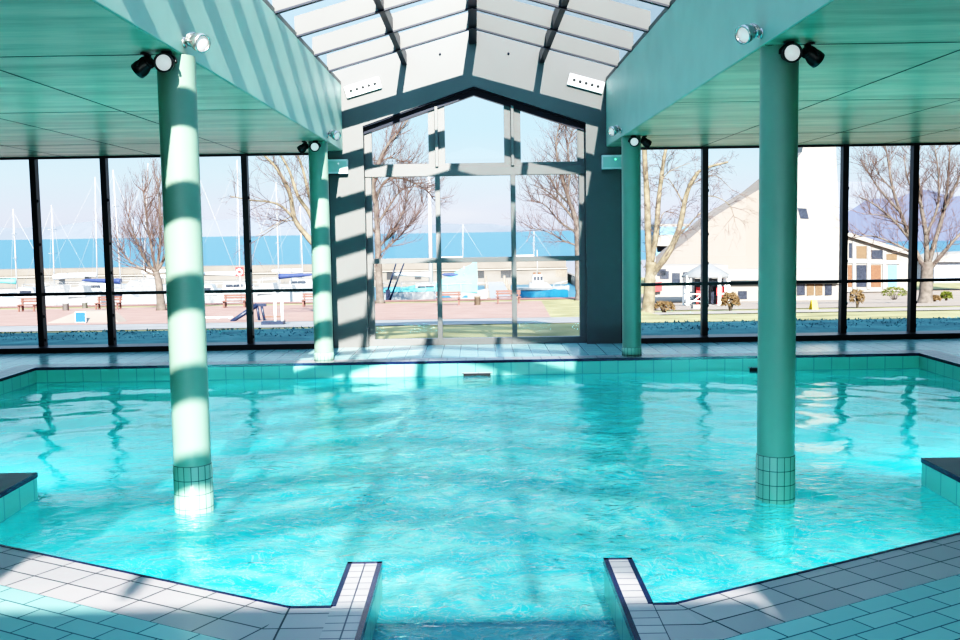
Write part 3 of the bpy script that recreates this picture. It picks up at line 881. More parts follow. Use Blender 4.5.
def sailboat(loc, rz_, label, L=6., mast_top=None, lean=0., hull='boat_white', cover='cover_white', stripe=None, stays=True, tarp=None, mast_r=.042):
    """loc on the water line, mast_top = world point of the mast head"""
    loc = Vector(loc); r = empty('sailboat', loc, rz_); tag(r, label, 'sailboat', 'sailboats moored in the harbour')
    Hh = .95; W = L * .3
    h = hull_mesh(L, W, Hh).build('hull', M[hull], r)
    if stripe:
        s = MB()
        for sg in (-1, 1): s.box((-L * .42, sg * (W * .465) - .012, Hh * .72), (L * .12, sg * (W * .465) + .012, Hh * .86))
        s.build('hull_stripe', M[stripe], r)
    c = MB(); c.prism([(-L * .12, -W * .27, Hh), (L * .22, -W * .2, Hh), (L * .16, -W * .17, Hh + .38), (-L * .10, -W * .24, Hh + .45)], (0, W * .47, 0))
    cab = c.build('cabin', M['boat_white'], r)
    wd = MB(); wd.box((-L * .08, -W * .275, Hh + .14), (L * .10, -W * .262, Hh + .28)); wd.build('cabin_window', M['dark_glass'], cab)
    inv = Matrix.Rotation(-rz_, 3, 'Z')
    mx0 = Vector((L * .06, 0, Hh))
    if mast_top is not None:
        tp = inv @ (Vector(mast_top) - loc)
    else: tp = mx0 + Vector((0, 0, L * 1.1))
    mb = MB(); mb.tube([mx0, mx0.lerp(tp, .5), tp], [mast_r, mast_r * .95, mast_r * .75], 8)
    for q in (.45, .72):
        cpt = mx0.lerp(tp, q); mb.tube([cpt + Vector((0, -.42, 0)), cpt + Vector((0, .42, 0))], .016, 5)
    mb.build('mast', M['mast'], r)
    bm0 = mx0 + Vector((0, 0, .85)); bm1 = bm0 + Vector((-L * .40, 0, .08))
    mb = MB(); mb.tube([bm0, bm1], .04, 6); bo = mb.build('boom', M['mast'], r)
    mb = MB(); pth = [bm0.lerp(bm1, t) + Vector((0, 0, .07)) for t in (0, .08, .3, .6, .9, 1)]
    mb.tube(pth, [.17, .16, .13, .11, .08, .03], 8); mb.build('sail_cover', M[cover], r)
    if stays:
        for e, n_ in ((Vector((L * .49, 0, Hh * 1.1)), 'forestay'), (Vector((-L * .49, 0, Hh * 1.05)), 'backstay'), (Vector((L * .03, W * .46, Hh)), 'shroud'), (Vector((L * .03, -W * .46, Hh)), 'shroud')):
            mb = MB(); q = mx0.lerp(tp, .97)
            mb.tube([q, e], (.005 if n_ != 'forestay' else .009), 5); mb.build(n_, M['mast'], r)
    rl = MB()
    for sg in (-1, 1):
        pts = []
        for t in (.02, .25, .5, .75, .97):
            x = -L / 2 + L * t; wv = W / 2 * (1 - max(0, (t - .45) / .55) ** 2.2) * .95
            rl.tube([(x, sg * wv, Hh), (x, sg * wv, Hh + .5)], .014, 5); pts.append((x, sg * wv, Hh + .5))
        rl.tube(pts, .012, 5)
    rl.build('guard_rail', M['mast'], r)
    if tarp:
        t_ = MB(); x0, x1 = -L * .46, L * .30; zt2_ = tarp
        hw = W * .50
        rows = []
        for k in range(7):
            t = k / 6; x = x0 + (x1 - x0) * t; zr = Hh + zt2_ * (.30 + .70 * t) + .05 * math.sin(k * 2.3)
            rows.append([(x, -hw, Hh + .02), (x, -hw * .55, Hh + (zr - Hh) * .62 - .05), (x, 0, zr), (x, hw * .55, Hh + (zr - Hh) * .62 - .05), (x, hw, Hh + .02)])
        for a, b in zip(rows, rows[1:]):
            for j in range(4): t_.poly([a[j], b[j], b[j + 1], a[j + 1]], smooth=True)
        t_.poly(rows[0]); t_.poly(rows[-1][::-1])
        t_.build('boat_cover', M['cover_teal'], r)
    return r

def moor(pxm, pyt, D, rz_, label, **k):
    """sailboat whose mast head shows at pxm[1],pyt and whose foot is under pxm[0]"""
    b = at(pxm[0], 280, D); L = k.get('L', 6.)
    c_, s_ = math.cos(rz_), math.sin(rz_)
    loc = Vector((b.x - L * .06 * c_, D - L * .06 * s_, WL))
    tp = at(pxm[1], pyt, D); return sailboat(loc, rz_, label, mast_top=tp, **k)
moor((16.5, 13), 209, 58, .15, 'sailboat with turquoise boom cover seen through the leftmost window pane', L=5.2, cover='cover_teal')
moor((54, 51.5), 205, 63, 2.9, 'sailboat with a dark masthead lamp between the first two window mullions from the left', L=5.4)
moor((97, 95), 177, 66, .2, 'tall sailboat with a splayed backstay just left of the second window mullion', L=6.2)
moor((121, 113), 170, 56, -.1, 'sailboat with a leaning mast just right of the second window mullion', L=5.6, cover='cover_navy')
moor((143, 148), 163, 70, 3.0, 'tall masted white sailboat behind the bare tree left of the sunlit column', L=6.4)
moor((193, 190), 150, 60, .1, 'sailboat whose mast is hidden by the sunlit column, its stays showing', L=6.6)
moor((240, 237), 160, 64, .15, 'tall sailboat just left of the third window mullion', L=6.0)
moor((279, 276), 182, 59, 3.05, 'sailboat with navy blue sail cover right of the third window mullion', L=5.2, cover='cover_navy')
moor((303, 300), 206, 67, .1, 'small white sailboat beside the far left column', L=5.0)
moor((431, 429), 172, 58, .04, 'white sailboat under a turquoise cover left of the first central mullion', L=5.4, cover='cover_white', tarp=.55, mast_r=.12, stays=False)
moor((464, 464), 266, 56, .03, 'sailboat under a turquoise tent cover right of the first central mullion', L=3.0, cover='cover_navy', tarp=1.75, stays=False, stripe='boat_blue', mast_r=.05)
moor((463, 463), 224, 93, .2, 'distant sailboat beyond the breakwater in the middle of the central window', L=5.6)
moor((534, 534), 231, 95, .2, 'distant sailboat beyond the breakwater above the blue motorboat', L=5.2)
# low hulls that crowd the left basin
for px, D_, rz_, L_, lb in ((30, 52.8, .05, 2.6, 'low white hull moored at the quay below the leftmost panes'), (80, 52.8, 3.1, 2.4, 'low white hull moored behind the blue sign'),
                            (208, 52.8, .06, 2.6, 'low white hull moored behind the red bench left of the third mullion'), (268, 52.8, 3.1, 2.4, 'grey hull moored behind the white twin poles')):
    b = at(px, 290, D_)
    r = empty('motorboat', (b.x, D_, WL), rz_); tag(r, lb, 'boat', 'low boats at the left quay')
    hull_mesh(L_, L_ * .33, 1.25).build('hull', M['boat_white'] if px != 262 else M['boat_grey'], r)
    c = MB(); c.prism([(-L_ * .2, -.5, 1.25), (L_ * .2, -.45, 1.25), (L_ * .1, -.4, 1.75), (-L_ * .16, -.45, 1.8)], (0, .95, 0)); c.build('cabin', M['boat_white'], r)
    c = MB(); c.box((-L_ * .13, -.52, 1.42), (L_ * .09, -.46, 1.62)); c.build('cabin_window', M['dark_glass'], r)
# blue and white motorboat
D_ = 62; b = at(541, 296, D_)
r = empty('motorboat', (b.x, D_, WL), .0); tag(r, 'small cabin motorboat with blue hull right of the second central mullion', 'boat')
LL = 3.3
hull_mesh(LL, 1.15, .62, .35).build('hull', M['boat_blue'], r)
dk = hull_mesh(LL * 1.03, 1.22, .22, .3); d_ = dk.build('deck_rim', M['boat_white'], r); d_.location = (.02, 0, .60)
c = MB(); c.prism([(-.75, -.42, .75), (.75, -.36, .75), (.35, -.34, 1.12), (-.7, -.40, 1.12)], (0, .8, 0)); c.build('lower_cabin', M['boat_white'], r)
c = MB(); c.prism([(-.55, -.36, 1.12), (.18, -.34, 1.12), (.05, -.32, 1.62), (-.5, -.34, 1.62)], (0, .68, 0)); wh = c.build('wheelhouse', M['boat_white'], r)
for k in range(3): boxobj('wheelhouse_window', (-.44 + k * .2, -.375, 1.28), (-.31 + k * .2, -.33, 1.50), M['dark_glass'], wh)
c = MB(); c.tube([(-.2, 0, 1.62), (-.2, 0, 3.1)], .03, 6); c.build('mast', M['mast'], r)
c = MB(); c.box((-.46, -.2, 1.62), (-.30, .2, 1.74)); c.box((-.16, -.2, 1.62), (.0, .2, 1.74)); c.build('roof_box', M['brown_wood'], r)
c = MB(); pts = [(.75, -.4, 1.02), (1.2, -.3, 1.1), (1.65, 0, 1.2)]; c.tube(pts, .02, 5); c.tube([(.75, .4, 1.02), (1.2, .3, 1.1), (1.65, 0, 1.2)], .02, 5)
for q in pts[:2]: c.tube([q, (q[0], q[1], .75)], .015, 5)
c.build('bow_rail', M['mast'], r)
# boarding pontoon with piles
a0 = at(503, 301, 51); a1 = at(495, 272, 76)
r = empty('pontoon', (a0.x, 51, 0)); tag(r, 'pale pontoon jetty running out between the two central boats', 'jetty')
mb = MB(); zp = -2.1
mb.prism([(-.62, 0, zp), (.62, 0, zp), (.62, 0, zp - .15), (-.62, 0, zp - .15)], (a1.x - a0.x, 25, 0)); mb.build('walkway', M['boat_white'], r)
for k in range(5):
    for sg in (-1, 1):
        t = k / 4; mb = MB(); x = (a1.x - a0.x) * t + sg * .7; mb.tube([(x, 25 * t + .3, -4), (x, 25 * t + .3, zp + .45)], .09, 8); mb.build('pile', M['timber'], r)
# dark slanting spars by the left tree
for p0, p1, D_, lb in (((389, 302), (404.5, 262), 52, 'dark blue spar leaning in front of the breakwater, right of the tree trunk'), ((388, 290), (396.5, 262), 53, 'thin blue spar leaning beside the tree in the central window')):
    mb = MB(); A = at(*p0, D_); B_ = at(*p1, D_); A.z = max(A.z, -2.6)
    mb.tube([A, B_], [.05, .035], 8); mb.box((A.x - .12, A.y - .12, -2.7), (A.x + .12, A.y + .12, A.z + .02))
    o = mb.build('leaning_spar', M['mast_dark']); tag(o, lb, 'spar', 'leaning spars')

# ---------------------------------------------------------------- promenade furniture
def bench(px0, px1, py, label, mat='bench_red'):
    a = gat((px0 + px1) / 2, py); wdt = (px1 - px0) * a.y / F_PX
    r = empty('bench', (a.x, a.y, zg(a.y) + .02)); tag(r, label, 'bench', 'red brown park benches'); h = wdt / 2
    s = MB()
    for k in range(3): s.box((-h, -.22 + k * .14, .26), (h, -.11 + k * .14, .29))
    s.build('seat', M[mat], r)
    s = MB()
    for k in range(2): s.box((-h, .2 + k * .02, .36 + k * .10), (h, .225 + k * .02, .44 + k * .10))
    s.build('backrest', M[mat], r)
    for sg in (-1, 1):
        l = MB(); x = sg * (h - .08); l.box((x - .03, -.2, 0), (x + .03, -.15, .26)); l.box((x - .03, .15, 0), (x + .03, .23, .54)); l.box((x - .03, -.2, .22), (x + .03, .2, .26)); l.build('leg', M[mat], r)
bench(436, 461, 305.5, 'red brown bench behind the first central mullion, left of the bin')
bench(496, 521, 304, 'red brown bench behind the second central mullion, right of the bin')
bench(19, 38, 312, 'red bench in the leftmost window pane')
bench(96, 121, 310, 'red bench behind the second window mullion')
bench(223, 247, 308, 'red bench just left of the third window mullion')
bench(302, 318, 307, 'red bench beside the far left column')
def post(name, px, py, w_, h_, mat, label, cat):
    a = gat(px, py); k = a.y / F_PX
    mb = MB(); W_ = w_ * k / 2; Hh = h_ * k; z0 = zg(a.y)
    mb.lathe([(0, 0), (W_, 0), (W_, Hh * .82), (W_ * 1.12, Hh * .83), (W_ * 1.12, Hh * .92), (W_ * .5, Hh), (0, Hh)], Matrix.Translation((0, 0, 0)), n=14)
    o = mb.build(name, M[mat], loc=(a.x, a.y, z0)); tag(o, label, cat); return o
post('litter_bin', 477.5, 305.5, 6, 10, 'timber', 'small brown litter bin between the two central benches', 'bin')
post('bollard', 66, 311, 6, 8.5, 'kerb', 'grey concrete bollard left of the blue sign', 'bollard')['group'] = 'grey bollards'
post('bollard', 85, 308, 5, 6, 'kerb', 'grey concrete bollard behind the blue sign', 'bollard')['group'] = 'grey bollards'
# ramp block with blue panel
a = gat(82, 323.5); k = a.y / F_PX
r = empty('ramp_block', (a.x, a.y, zg(a.y))); tag(r, 'low sloping paved block carrying a square blue panel', 'ramp')
mb = MB(); mb.prism([(-38 * k, 0, 0), (38 * k, 0, 0), (15 * k, .8, 10 * k), (-15 * k, .8, 10 * k)], (0, .6, 0)); mb.build('block', M['sand'], r)
mb = MB(); mb.box((-5.5 * k, -.05, 1.5 * k), (4.5 * k, -.01, 11.5 * k)); sgn_ = mb.build('sign_panel', M['blue_sign'], r)
mb = MB(); w_ = .5 * k
for q in ((-5.9, 1.1, 4.9, 1.5), (-5.9, 11.5, 4.9, 11.9), (-5.9, 1.1, -5.5, 11.9), (4.5, 1.1, 4.9, 11.9)): mb.box((q[0] * k, -.06, q[1] * k), (q[2] * k, -.02, q[3] * k))
mb.build('sign_border', M['white_plastic'], sgn_)
# white rail, twin poles, leaning dark bar
a = gat(218, 319.5); k = a.y / F_PX
r = empty('low_rail', (a.x, a.y, zg(a.y))); tag(r, 'low white rail on the promenade right of the sunlit column', 'rail')
mb = MB(); mb.box((-16 * k, -.03, 1.6 * k), (15 * k, .03, 3 * k)); mb.build('rail_bar', M['white_plastic'], r)
for x in (-13, 0, 12): boxobj('rail_post', (x * k - .03, -.03, 0), (x * k + .03, .03, 1.6 * k), M['white_plastic'], r)
a = gat(279, 325); k = a.y / F_PX
r = empty('twin_pole_stand', (a.x, a.y, zg(a.y))); tag(r, 'two white poles on a dark base left of the far left column', 'sign stand')
for x in (-3.5, 3.5):
    mb = MB(); mb.tube([(x * k, 0, 0), (x * k, 0, 35 * k)], .035, 8); mb.build('pole', M['white_plastic'], r)
boxobj('stand_base', (-17 * k, -.1, .5 * k), (5 * k, .2, 4 * k), M['mast_dark'], r)
boxobj('cross_bar', (-14 * k, -.02, 8 * k), (3 * k, .02, 8.8 * k), M['brown_wood'], r)
A = gat(231, 322); B_ = at(257, 305, A.y + .3)
mb = MB(); mb.tube([A, B_], [.05, .07], 8); mb.tube([B_ + Vector((0, 0, 0)), Vector((B_.x + .05, B_.y, zg(B_.y) - .02))], .04, 6); mb.tube([B_ + Vector((.12, 0, 0)), Vector((B_.x + .2, B_.y, zg(B_.y) - .02))], .04, 6); mb.box((B_.x - .06, B_.y - .05, B_.z - .04), (B_.x + .25, B_.y + .05, B_.z + .04))
o = mb.build('leaning_bar', M['mast_dark']); tag(o, 'dark leaning barrier bar beside the third window mullion', 'barrier')
# life ring on its post
a = gat(241, 303); k = a.y / F_PX
r = empty('life_ring', (a.x, a.y, zg(a.y))); tag(r, 'red and white life ring board on a post left of the third mullion', 'life ring')
mb = MB(); mb.tube([(0, 0, 0), (0, 0, 36 * k)], .04, 8); mb.build('post', M['mast'], r)
boxobj('board', (-4 * k, -.06, 27 * k), (4 * k, -.02, 36 * k), M['red'], r, bevel=.01)
mb = MB(); T = orient(Vector((0, -.10, 31 * k)), (0, -1, 0)); rr = 2.6 * k
mb.lathe([(rr * (1 + .35 * math.cos(t)), rr * .35 * math.sin(t)) for t in [i * math.pi / 4 for i in range(9)]], T, n=18); mb.build('ring', M['white_plastic'], r)

# ---------------------------------------------------------------- bare trees
def twigs(mb, p, d, length, rad, depth, r, kids=3, spread=.6, up=.12, droop=0.):
    n = 4; pts = [p]; dd = Vector(d).normalized()
    for i in range(n):
        dd = (dd + Vector((r.uniform(-1, 1), r.uniform(-1, 1), r.uniform(-1, 1))) * .17 + Vector((0, 0, up - droop * (i / n)))).normalized()
        pts.append(pts[-1] + dd * length / n)
    mb.tube(pts, [max(.0035, rad * (1 - .62 * i / n)) for i in range(n + 1)], 5 if depth > 1 else 4, caps=False)
    if depth <= 0: return
    for k in range(kids + (1 if r.random() < .5 else 0)):
        t = r.uniform(.25, 1.0); i = min(n - 1, int(t * n)); q = pts[i].lerp(pts[i + 1], t * n - i)
        base = (pts[i + 1] - pts[i]).normalized()
        nd = (base + Vector((r.uniform(-1, 1), r.uniform(-1, 1) * .9, r.uniform(-.7, 1))).normalized() * spread * r.uniform(.7, 1.5)).normalized()
        twigs(mb, q, nd, length * r.uniform(.50, .78), rad * (1 - .55 * t) * .55, depth - 1, r, kids, spread, up, droop)

def tree(label, D, limbs, seed, barkm='bark', twigm='twig', density=9, tl=.9, depth=2, kids=3, up=.12, droop=0., tr=.018, base=None, jit=.6):
    """limbs : list of ([(px,py),...], r0, r1) ; the first is the trunk"""
    r = random.Random(seed)
    P0 = base or at(limbs[0][0][0][0], limbs[0][0][0][1], D); P0 = Vector(P0); P0.z = zg(D, P0.x > XS)
    root = empty('bare_tree', P0); tag(root, label, 'tree', 'leafless trees outside')
    tm = MB(); bm_ = MB(); tw = MB()
    for li, (pts, ra, rb) in enumerate(limbs):
        off = 0. if li == 0 else r.uniform(-jit, jit)
        W = []
        for i, (x, y) in enumerate(pts):
            t = i / max(1, len(pts) - 1)
            W.append(at(x, y, D + off * t * (1 if li else 0)) - P0)
        if li == 0: W[0].z = -.05
        # smooth resample
        S = []
        for i in range(len(W) - 1):
            p0 = W[max(0, i - 1)]; p1 = W[i]; p2 = W[i + 1]; p3 = W[min(len(W) - 1, i + 2)]
            for k in range(4):
                t = k / 4
                S.append(.5 * ((2 * p1) + (p2 - p0) * t + (2 * p0 - 5 * p1 + 4 * p2 - p3) * t * t + (3 * p1 - p0 - 3 * p2 + p3) * t ** 3))
        S.append(W[-1]); N = len(S)
        rad = [ra + (rb - ra) * i / (N - 1) for i in range(N)]
        if li == 0: rad[0] *= 1.5; rad[1] *= 1.15
        rad = [q * r.uniform(.93, 1.07) for q in rad]
        (tm if li == 0 else bm_).tube(S, rad, 9 if li == 0 else 7)
        if li == 0 and density == 0: continue
        ln_ = sum((S[i + 1] - S[i]).length for i in range(N - 1))
        cnt = int(density * ln_ * (.35 if li == 0 else 1)) + 2
        for k in range(cnt):
            t = r.uniform(.55 if li == 0 else .12, 1); i = min(N - 2, int(t * (N - 1))); q = S[i].lerp(S[i + 1], t * (N - 1) - i)
            b_ = (S[i + 1] - S[i]).normalized()
            nd = (b_ * .7 + Vector((r.uniform(-1, 1), r.uniform(-1, 1), r.uniform(-.5, 1)))).normalized()
            twigs(tw, q, nd, tl * r.uniform(.5, 1.2) * (1.1 - .4 * t), tr * r.uniform(.7, 1.2), depth, r, kids, .65, up, droop)
    tm.build('trunk', M[barkm], root)
    bm_.build('branches', M[barkm], root)
    tw.build('twigs', M[twigm], root)
    return root
# tree far left, in front of the masts
tree('bare fan shaped tree just left of the sunlit column', 40, [([(161, 300), (159, 284), (156, 272)], .16, .12), ([(156, 272), (147, 262), (136, 240), (128, 215)], .07, .02),
      ([(156, 272), (152, 250), (147, 222), (143, 190)], .07, .02), ([(157, 270), (160, 245), (160, 215), (158, 178)], .07, .02), ([(157, 272), (168, 250), (176, 220), (178, 185)], .07, .02),
      ([(155, 276), (140, 268), (126, 258), (120, 245)], .05, .015)], 11, density=7, tl=1.3, depth=2, up=.2, tr=.02)
# tree whose trunk stands behind the left pier
tree('mottled bare tree leaning out left of the far left column', 30, [([(352, 318), (346, 290), (330, 262), (316, 246)], .17, .11), ([(316, 246), (310, 239.5), (295, 219.6), (290, 194), (279.6, 172.8), (272.6, 163.4), (258, 150)], .10, .03),
      ([(318, 235), (310, 213.8), (298, 196), (289, 170), (277, 150)], .08, .025), ([(320, 225), (309, 194), (303, 170), (295, 148)], .07, .02), ([(330, 250), (325, 205), (318, 165), (314, 140)], .08, .03),
      ([(295, 219.6), (282, 206.7), (270, 202), (250, 200), (230, 196)], .045, .014), ([(290, 217), (275, 225), (256, 236)], .018, .006), ([(296, 221), (284, 222), (262, 236), (254, 242)], .018, .006)],
     23, barkm='bark_pale', density=4, tl=.85, depth=2, up=.05, tr=.012)
# tree at the left of the central window
tree('bare tree with upright dark shoots at the left of the central window', 46, [([(380, 303), (379, 280), (378, 250), (377, 222), (376, 200)], .19, .11), ([(376, 205), (373, 185), (378, 165), (387, 146), (398, 133), (408, 120)], .12, .03),
      ([(376, 200), (384, 182), (397, 178), (412, 182), (428, 192), (434, 200)], .06, .014), ([(377, 225), (390, 205), (402, 190), (420, 186)], .06, .014), ([(376, 195), (368, 180), (362, 160), (358, 140)], .09, .02),
      ([(378, 248), (392, 232), (403, 212), (409, 190)], .06, .014), ([(378, 255), (396, 240), (412, 222), (424, 205)], .05, .012), ([(377, 235), (368, 220), (364, 205), (360, 190)], .06, .014),
      ([(379, 270), (372, 264), (366, 255)], .04, .012), ([(379, 282), (371, 277), (364, 278)], .04, .012), ([(378, 162), (392, 158), (404, 163), (414, 168)], .04, .01)],
     31, barkm='bark', density=9, tl=1.25, depth=2, up=.16, tr=.024)
# tree at the right of the central window
tree('bare spreading tree at the right of the central window', 46, [([(581, 304), (580, 280), (579, 250), (578, 228)], .25, .17), ([(578, 232), (574, 215), (567, 195), (560, 170), (556, 145), (560, 122)], .12, .02),
      ([(578, 228), (582, 205), (583, 175), (580, 145)], .12, .03), ([(576, 222), (562, 205), (548, 192), (534, 185)], .07, .014), ([(576, 232), (560, 222), (545, 205), (530, 200)], .06, .014),
      ([(570, 205), (556, 190), (548, 172), (540, 160)], .05, .012), ([(578, 246), (562, 240), (548, 232), (530, 228)], .05, .012), ([(579, 228), (590, 205), (598, 180), (604, 150)], .1, .02), ([(567, 195), (570, 170), (568, 150), (572, 130)], .06, .014)],
     41, barkm='bark', density=7, tl=1.4, depth=2, up=.08, tr=.02)
# big pollarded tree right of the dark pier
tree('large pale barked bare tree with several stems behind the far right column', 32, [([(647, 318), (649, 300), (650, 280), (651, 262)], .20, .16), ([(650, 268), (648, 240), (647, 200), (645, 165), (644, 140)], .12, .07),
      ([(651, 262), (656, 235), (658, 205), (661, 180), (664, 158), (668, 140)], .10, .05), ([(651, 275), (662, 262), (672, 246), (680, 225), (685, 200), (690, 185), (698, 172)], .115, .06),
      ([(698, 172), (709, 167), (720, 164), (728, 162)], .05, .03), ([(676, 238), (686, 228), (696, 217), (704, 210)], .04, .012), ([(684, 205), (676, 190), (668, 178)], .03, .01),
      ([(700, 196), (716, 197), (730, 206), (735, 222)], .02, .008), ([(690, 186), (700, 180), (716, 176), (732, 190)], .02, .006), ([(661, 180), (672, 170), (690, 163)], .02, .008), ([(655, 245), (662, 215), (672, 212)], .02, .008)],
     53, barkm='bark_pale', density=4, tl=.75, depth=2, up=.0, droop=.25, tr=.011)
# big tree at far right
tree('wide bare tree in front of the timber house at the far right', 44, [([(925, 305), (926, 290), (927, 272), (927, 262)], .30, .24), ([(926, 270), (914, 248), (904, 222), (893, 190), (888, 160), (884, 140)], .12, .02),
      ([(927, 265), (926, 235), (921, 205), (918, 175), (916, 145)], .13, .025), ([(928, 265), (936, 238), (944, 210), (948, 180), (950, 145)], .13, .025), ([(929, 270), (944, 252), (958, 236), (972, 222)], .11, .03),
      ([(910, 240), (895, 222), (875, 205), (858, 196)], .07, .014), ([(916, 255), (895, 244), (872, 236), (852, 238)], .06, .014), ([(900, 212), (880, 190), (868, 172), (860, 160)], .06, .014),
      ([(926, 235), (938, 205), (938, 170), (934, 145)], .07, .018), ([(921, 205), (908, 180), (904, 155)], .06, .016), ([(944, 210), (956, 185), (966, 160)], .07, .02), ([(893, 190), (880, 176), (872, 160)], .04, .012), ([(905, 225), (884, 216), (862, 214)], .04, .012)],
     61, barkm='bark', density=6, tl=1.25, depth=2, up=.06, tr=.018)

# ---------------------------------------------------------------- church, house, pavilion
DC = 72.0
zc0 = zg(DC, True)
def wp(px, py, D_): v = at(px, py, D_); return v
r = empty('church', (at(790, 285, DC).x, DC, zc0)); tag(r, 'modern white church with a sweeping concave flank and tall tower', 'church'); O = Vector(r.location)
outl = [(654, 270), (664, 262), (676, 251), (694, 237), (715, 217.5), (738, 203), (760, 190), (780, 174), (797, 155), (806, 130), (812, 95), (814, 60)]
fl_ = [wp(x, y, DC) - O for x, y in outl]
base_ = [wp(x, 276, DC) - O for x, y in outl]
mb = MB()
# curved flank built of strips receding as they climb
for i in range(len(outl) - 1):
    a, b, c, d = base_[i], base_[i + 1], fl_[i + 1], fl_[i]
    ya = lambda i: -.7 * math.sin(math.pi * i / len(outl))
    bk = Vector((0, 5, 0))
    f0 = Vector((0, ya(i), 0)); f1 = Vector((0, ya(i + 1), 0))
    mb.poly([a + f0, b + f1, c + f1 + Vector((0, 1.2, 0)), d + f0 + Vector((0, 1.2, 0))], smooth=True); mb.poly([d + f0 + Vector((0, 1.2, 0)), c + f1 + Vector((0, 1.2, 0)), c + bk, d + bk], smooth=True)
mb.build('sweeping_roof', M['church_roof'], r)
mb = MB(); tw0 = [(796, 276), (796, 160), (802, 152), (812, 95), (814, 40), (830, 40), (836, 150), (839, 215), (841, 284), (796, 284)]
mb.prism([wp(x, y, DC - 1.2) - O for x, y in tw0][::-1], (0, 5, 0)); t_ = mb.build('tower', M['church_white'], r)
mb = MB(); q = [wp(x, y, DC - 1.23) - O for x, y in ((797.5, 208), (806.5, 208.5), (809, 219), (800.5, 218.5))]; mb.prism(q[::-1], (0, .1, 0)); mb.build('tower_window', M['dark_glass'], t_)
mb = MB(); q = [wp(x, y, DC - 1.9) - O for x, y in ((727, 269.5), (842, 268), (842, 280), (727, 280.5))]; mb.prism(q[::-1], (0, 2, 0)); mb.build('fascia', M['church_white'], r)
mb = MB(); q = [wp(x, y, DC - 1.0) - O for x, y in ((727, 279), (842, 278), (842, 300), (727, 302))]; mb.prism(q[::-1], (0, 2, 0)); mb.build('lower_wall', M['church_white'], r)
for x0, x1, m_ in ((797, 805, 'dark_glass'), (807, 814, 'shutter'), (815.5, 822.5, 'shutter'), (825, 832, 'dark_glass'), (738, 747, 'dark_glass')):
    q = [wp(x, y, DC - 1.06) - O for x, y in ((x0, 281 if x0 > 750 else 291), (x1, 281 if x0 > 750 else 291), (x1, 295 if x0 > 750 else 299), (x0, 295.5 if x0 > 750 else 299))]
    mb = MB(); mb.prism(q[::-1], (0, .1, 0)); mb.build('entrance_pane', M[m_], r)
# low annex with dark windows left of the pavilion
r = empty('annex', (at(675, 285, 68).x, 68, zg(68, True))); tag(r, 'low white annex with dark windows left of the grey roofed pavilion', 'building'); O = Vector(r.location)
q = [wp(x, y, 68) - O for x, y in ((653, 266), (728, 265), (728, 296), (653, 297))]; mb = MB(); mb.prism(q[::-1], (0, 3, 0)); mb.build('wall', M['church_white'], r)
for x0, x1, y0, y1 in ((657, 666, 269, 276), (660, 669, 271, 279), (672, 680, 273, 283), (683, 690, 272, 291)):
    q = [wp(x, y, 67.95) - O for x, y in ((x0, y0), (x1, y0), (x1, y1), (x0, y1))]; mb = MB(); mb.prism(q[::-1], (0, .2, 0)); mb.build('window', M['dark_glass'], r)
q = [wp(x, y, 67.5) - O for x, y in ((652, 283), (662, 282), (662, 291), (652, 292))]; mb = MB(); mb.prism(q[::-1], (0, .3, 0)); mb.build('red_panel', M['red'], r)
# apartment block far away
r = empty('apartment_building', (at(676, 240, 110).x, 110, -4.6)); tag(r, 'distant white apartment block with blue glazed bands behind the pale barked tree', 'building'); O = Vector(r.location)
for x0, x1, y0, y1, m_ in ((658, 690, 224, 226.5, 'church_white'), (660, 688, 226.5, 235, 'apt_blue'), (656, 690, 235, 240, 'church_white'), (657, 686, 240, 252, 'church_white'), (656, 668, 246, 256, 'apt_blue'), (655, 692, 256, 268, 'church_white')):
    q = [wp(x, y, 110) - O for x, y in ((x0, y0), (x1, y0), (x1, y1), (x0, y1))]; mb = MB(); mb.prism(q[::-1], (0, 6, 0)); mb.build('glazed_band' if m_ == 'apt_blue' else 'floor_slab', M[m_], r)
# narrow sign totem by the tree
a = at(652, 285, 40); r = empty('sign_totem', (a.x, 40, zg(40, True))); tag(r, 'narrow white and grey upright sign board beside the pale barked tree trunk', 'sign'); O = Vector(r.location)
for x0, x1, m_ in ((646.5, 649, 'mast_dark'), (649, 655.5, 'boat_white')):
    q = [wp(x, y, 40) - O for x, y in ((x0, 250), (x1, 250), (x1, 279), (x0, 279))]; mb = MB(); mb.prism(q[::-1], (0, .12, 0)); mb.build('sign_face' if m_ == 'boat_white' else 'sign_edge', M[m_], r)
q = wp(651, 279, 40) - O; boxobj('post', (q.x - .05, .02, 0), (q.x + .05, .1, q.z + .05), M['mast'], r)
# pavilion
DP = 50.0
a = at(706, 300, DP); k = DP / F_PX; zb_ = zg(DP, True)
r = empty('pavilion', (a.x, DP, zb_)); tag(r, 'open pavilion with a grey pyramid roof on white posts in front of the church', 'pavilion')
zr = lambda py: at(706, py, DP).z - zb_
R1_ = 25 * k
mb = MB(); mb.lathe([(0, zr(261.5)), (R1_ * .5, zr(268)), (R1_, zr(275.5)), (R1_ * .98, zr(277)), (0, zr(276.5))], n=8); mb.build('pavilion_roof', M['slate'], r)
for i in range(8):
    an = math.pi / 8 + i * math.pi / 4; x, y_ = R1_ * .88 * math.cos(an), R1_ * .88 * math.sin(an)
    mb = MB(); mb.box((x - .07, y_ - .07, 0), (x + .07, y_ + .07, zr(275)))
    an2 = an + math.pi / 4
    mb.build('post', M['white_plastic'], r)
    if i not in (5,):
        mb = MB(); x2, y2 = R1_ * .88 * math.cos(an2), R1_ * .88 * math.sin(an2)
        for hh in (.28, .62): mb.tube([(x, y_, hh), (x2, y2, hh)], .035, 5)
        mb.tube([(x, y_, .05), (x2, y2, .62)], .03, 5); mb.build('balustrade', M['white_plastic'], r)
mb = MB(); mb.lathe([(0, .0), (R1_ * .95, 0), (R1_ * .95, .06), (0, .06)], n=8); mb.build('plinth', M['kerb'], r)
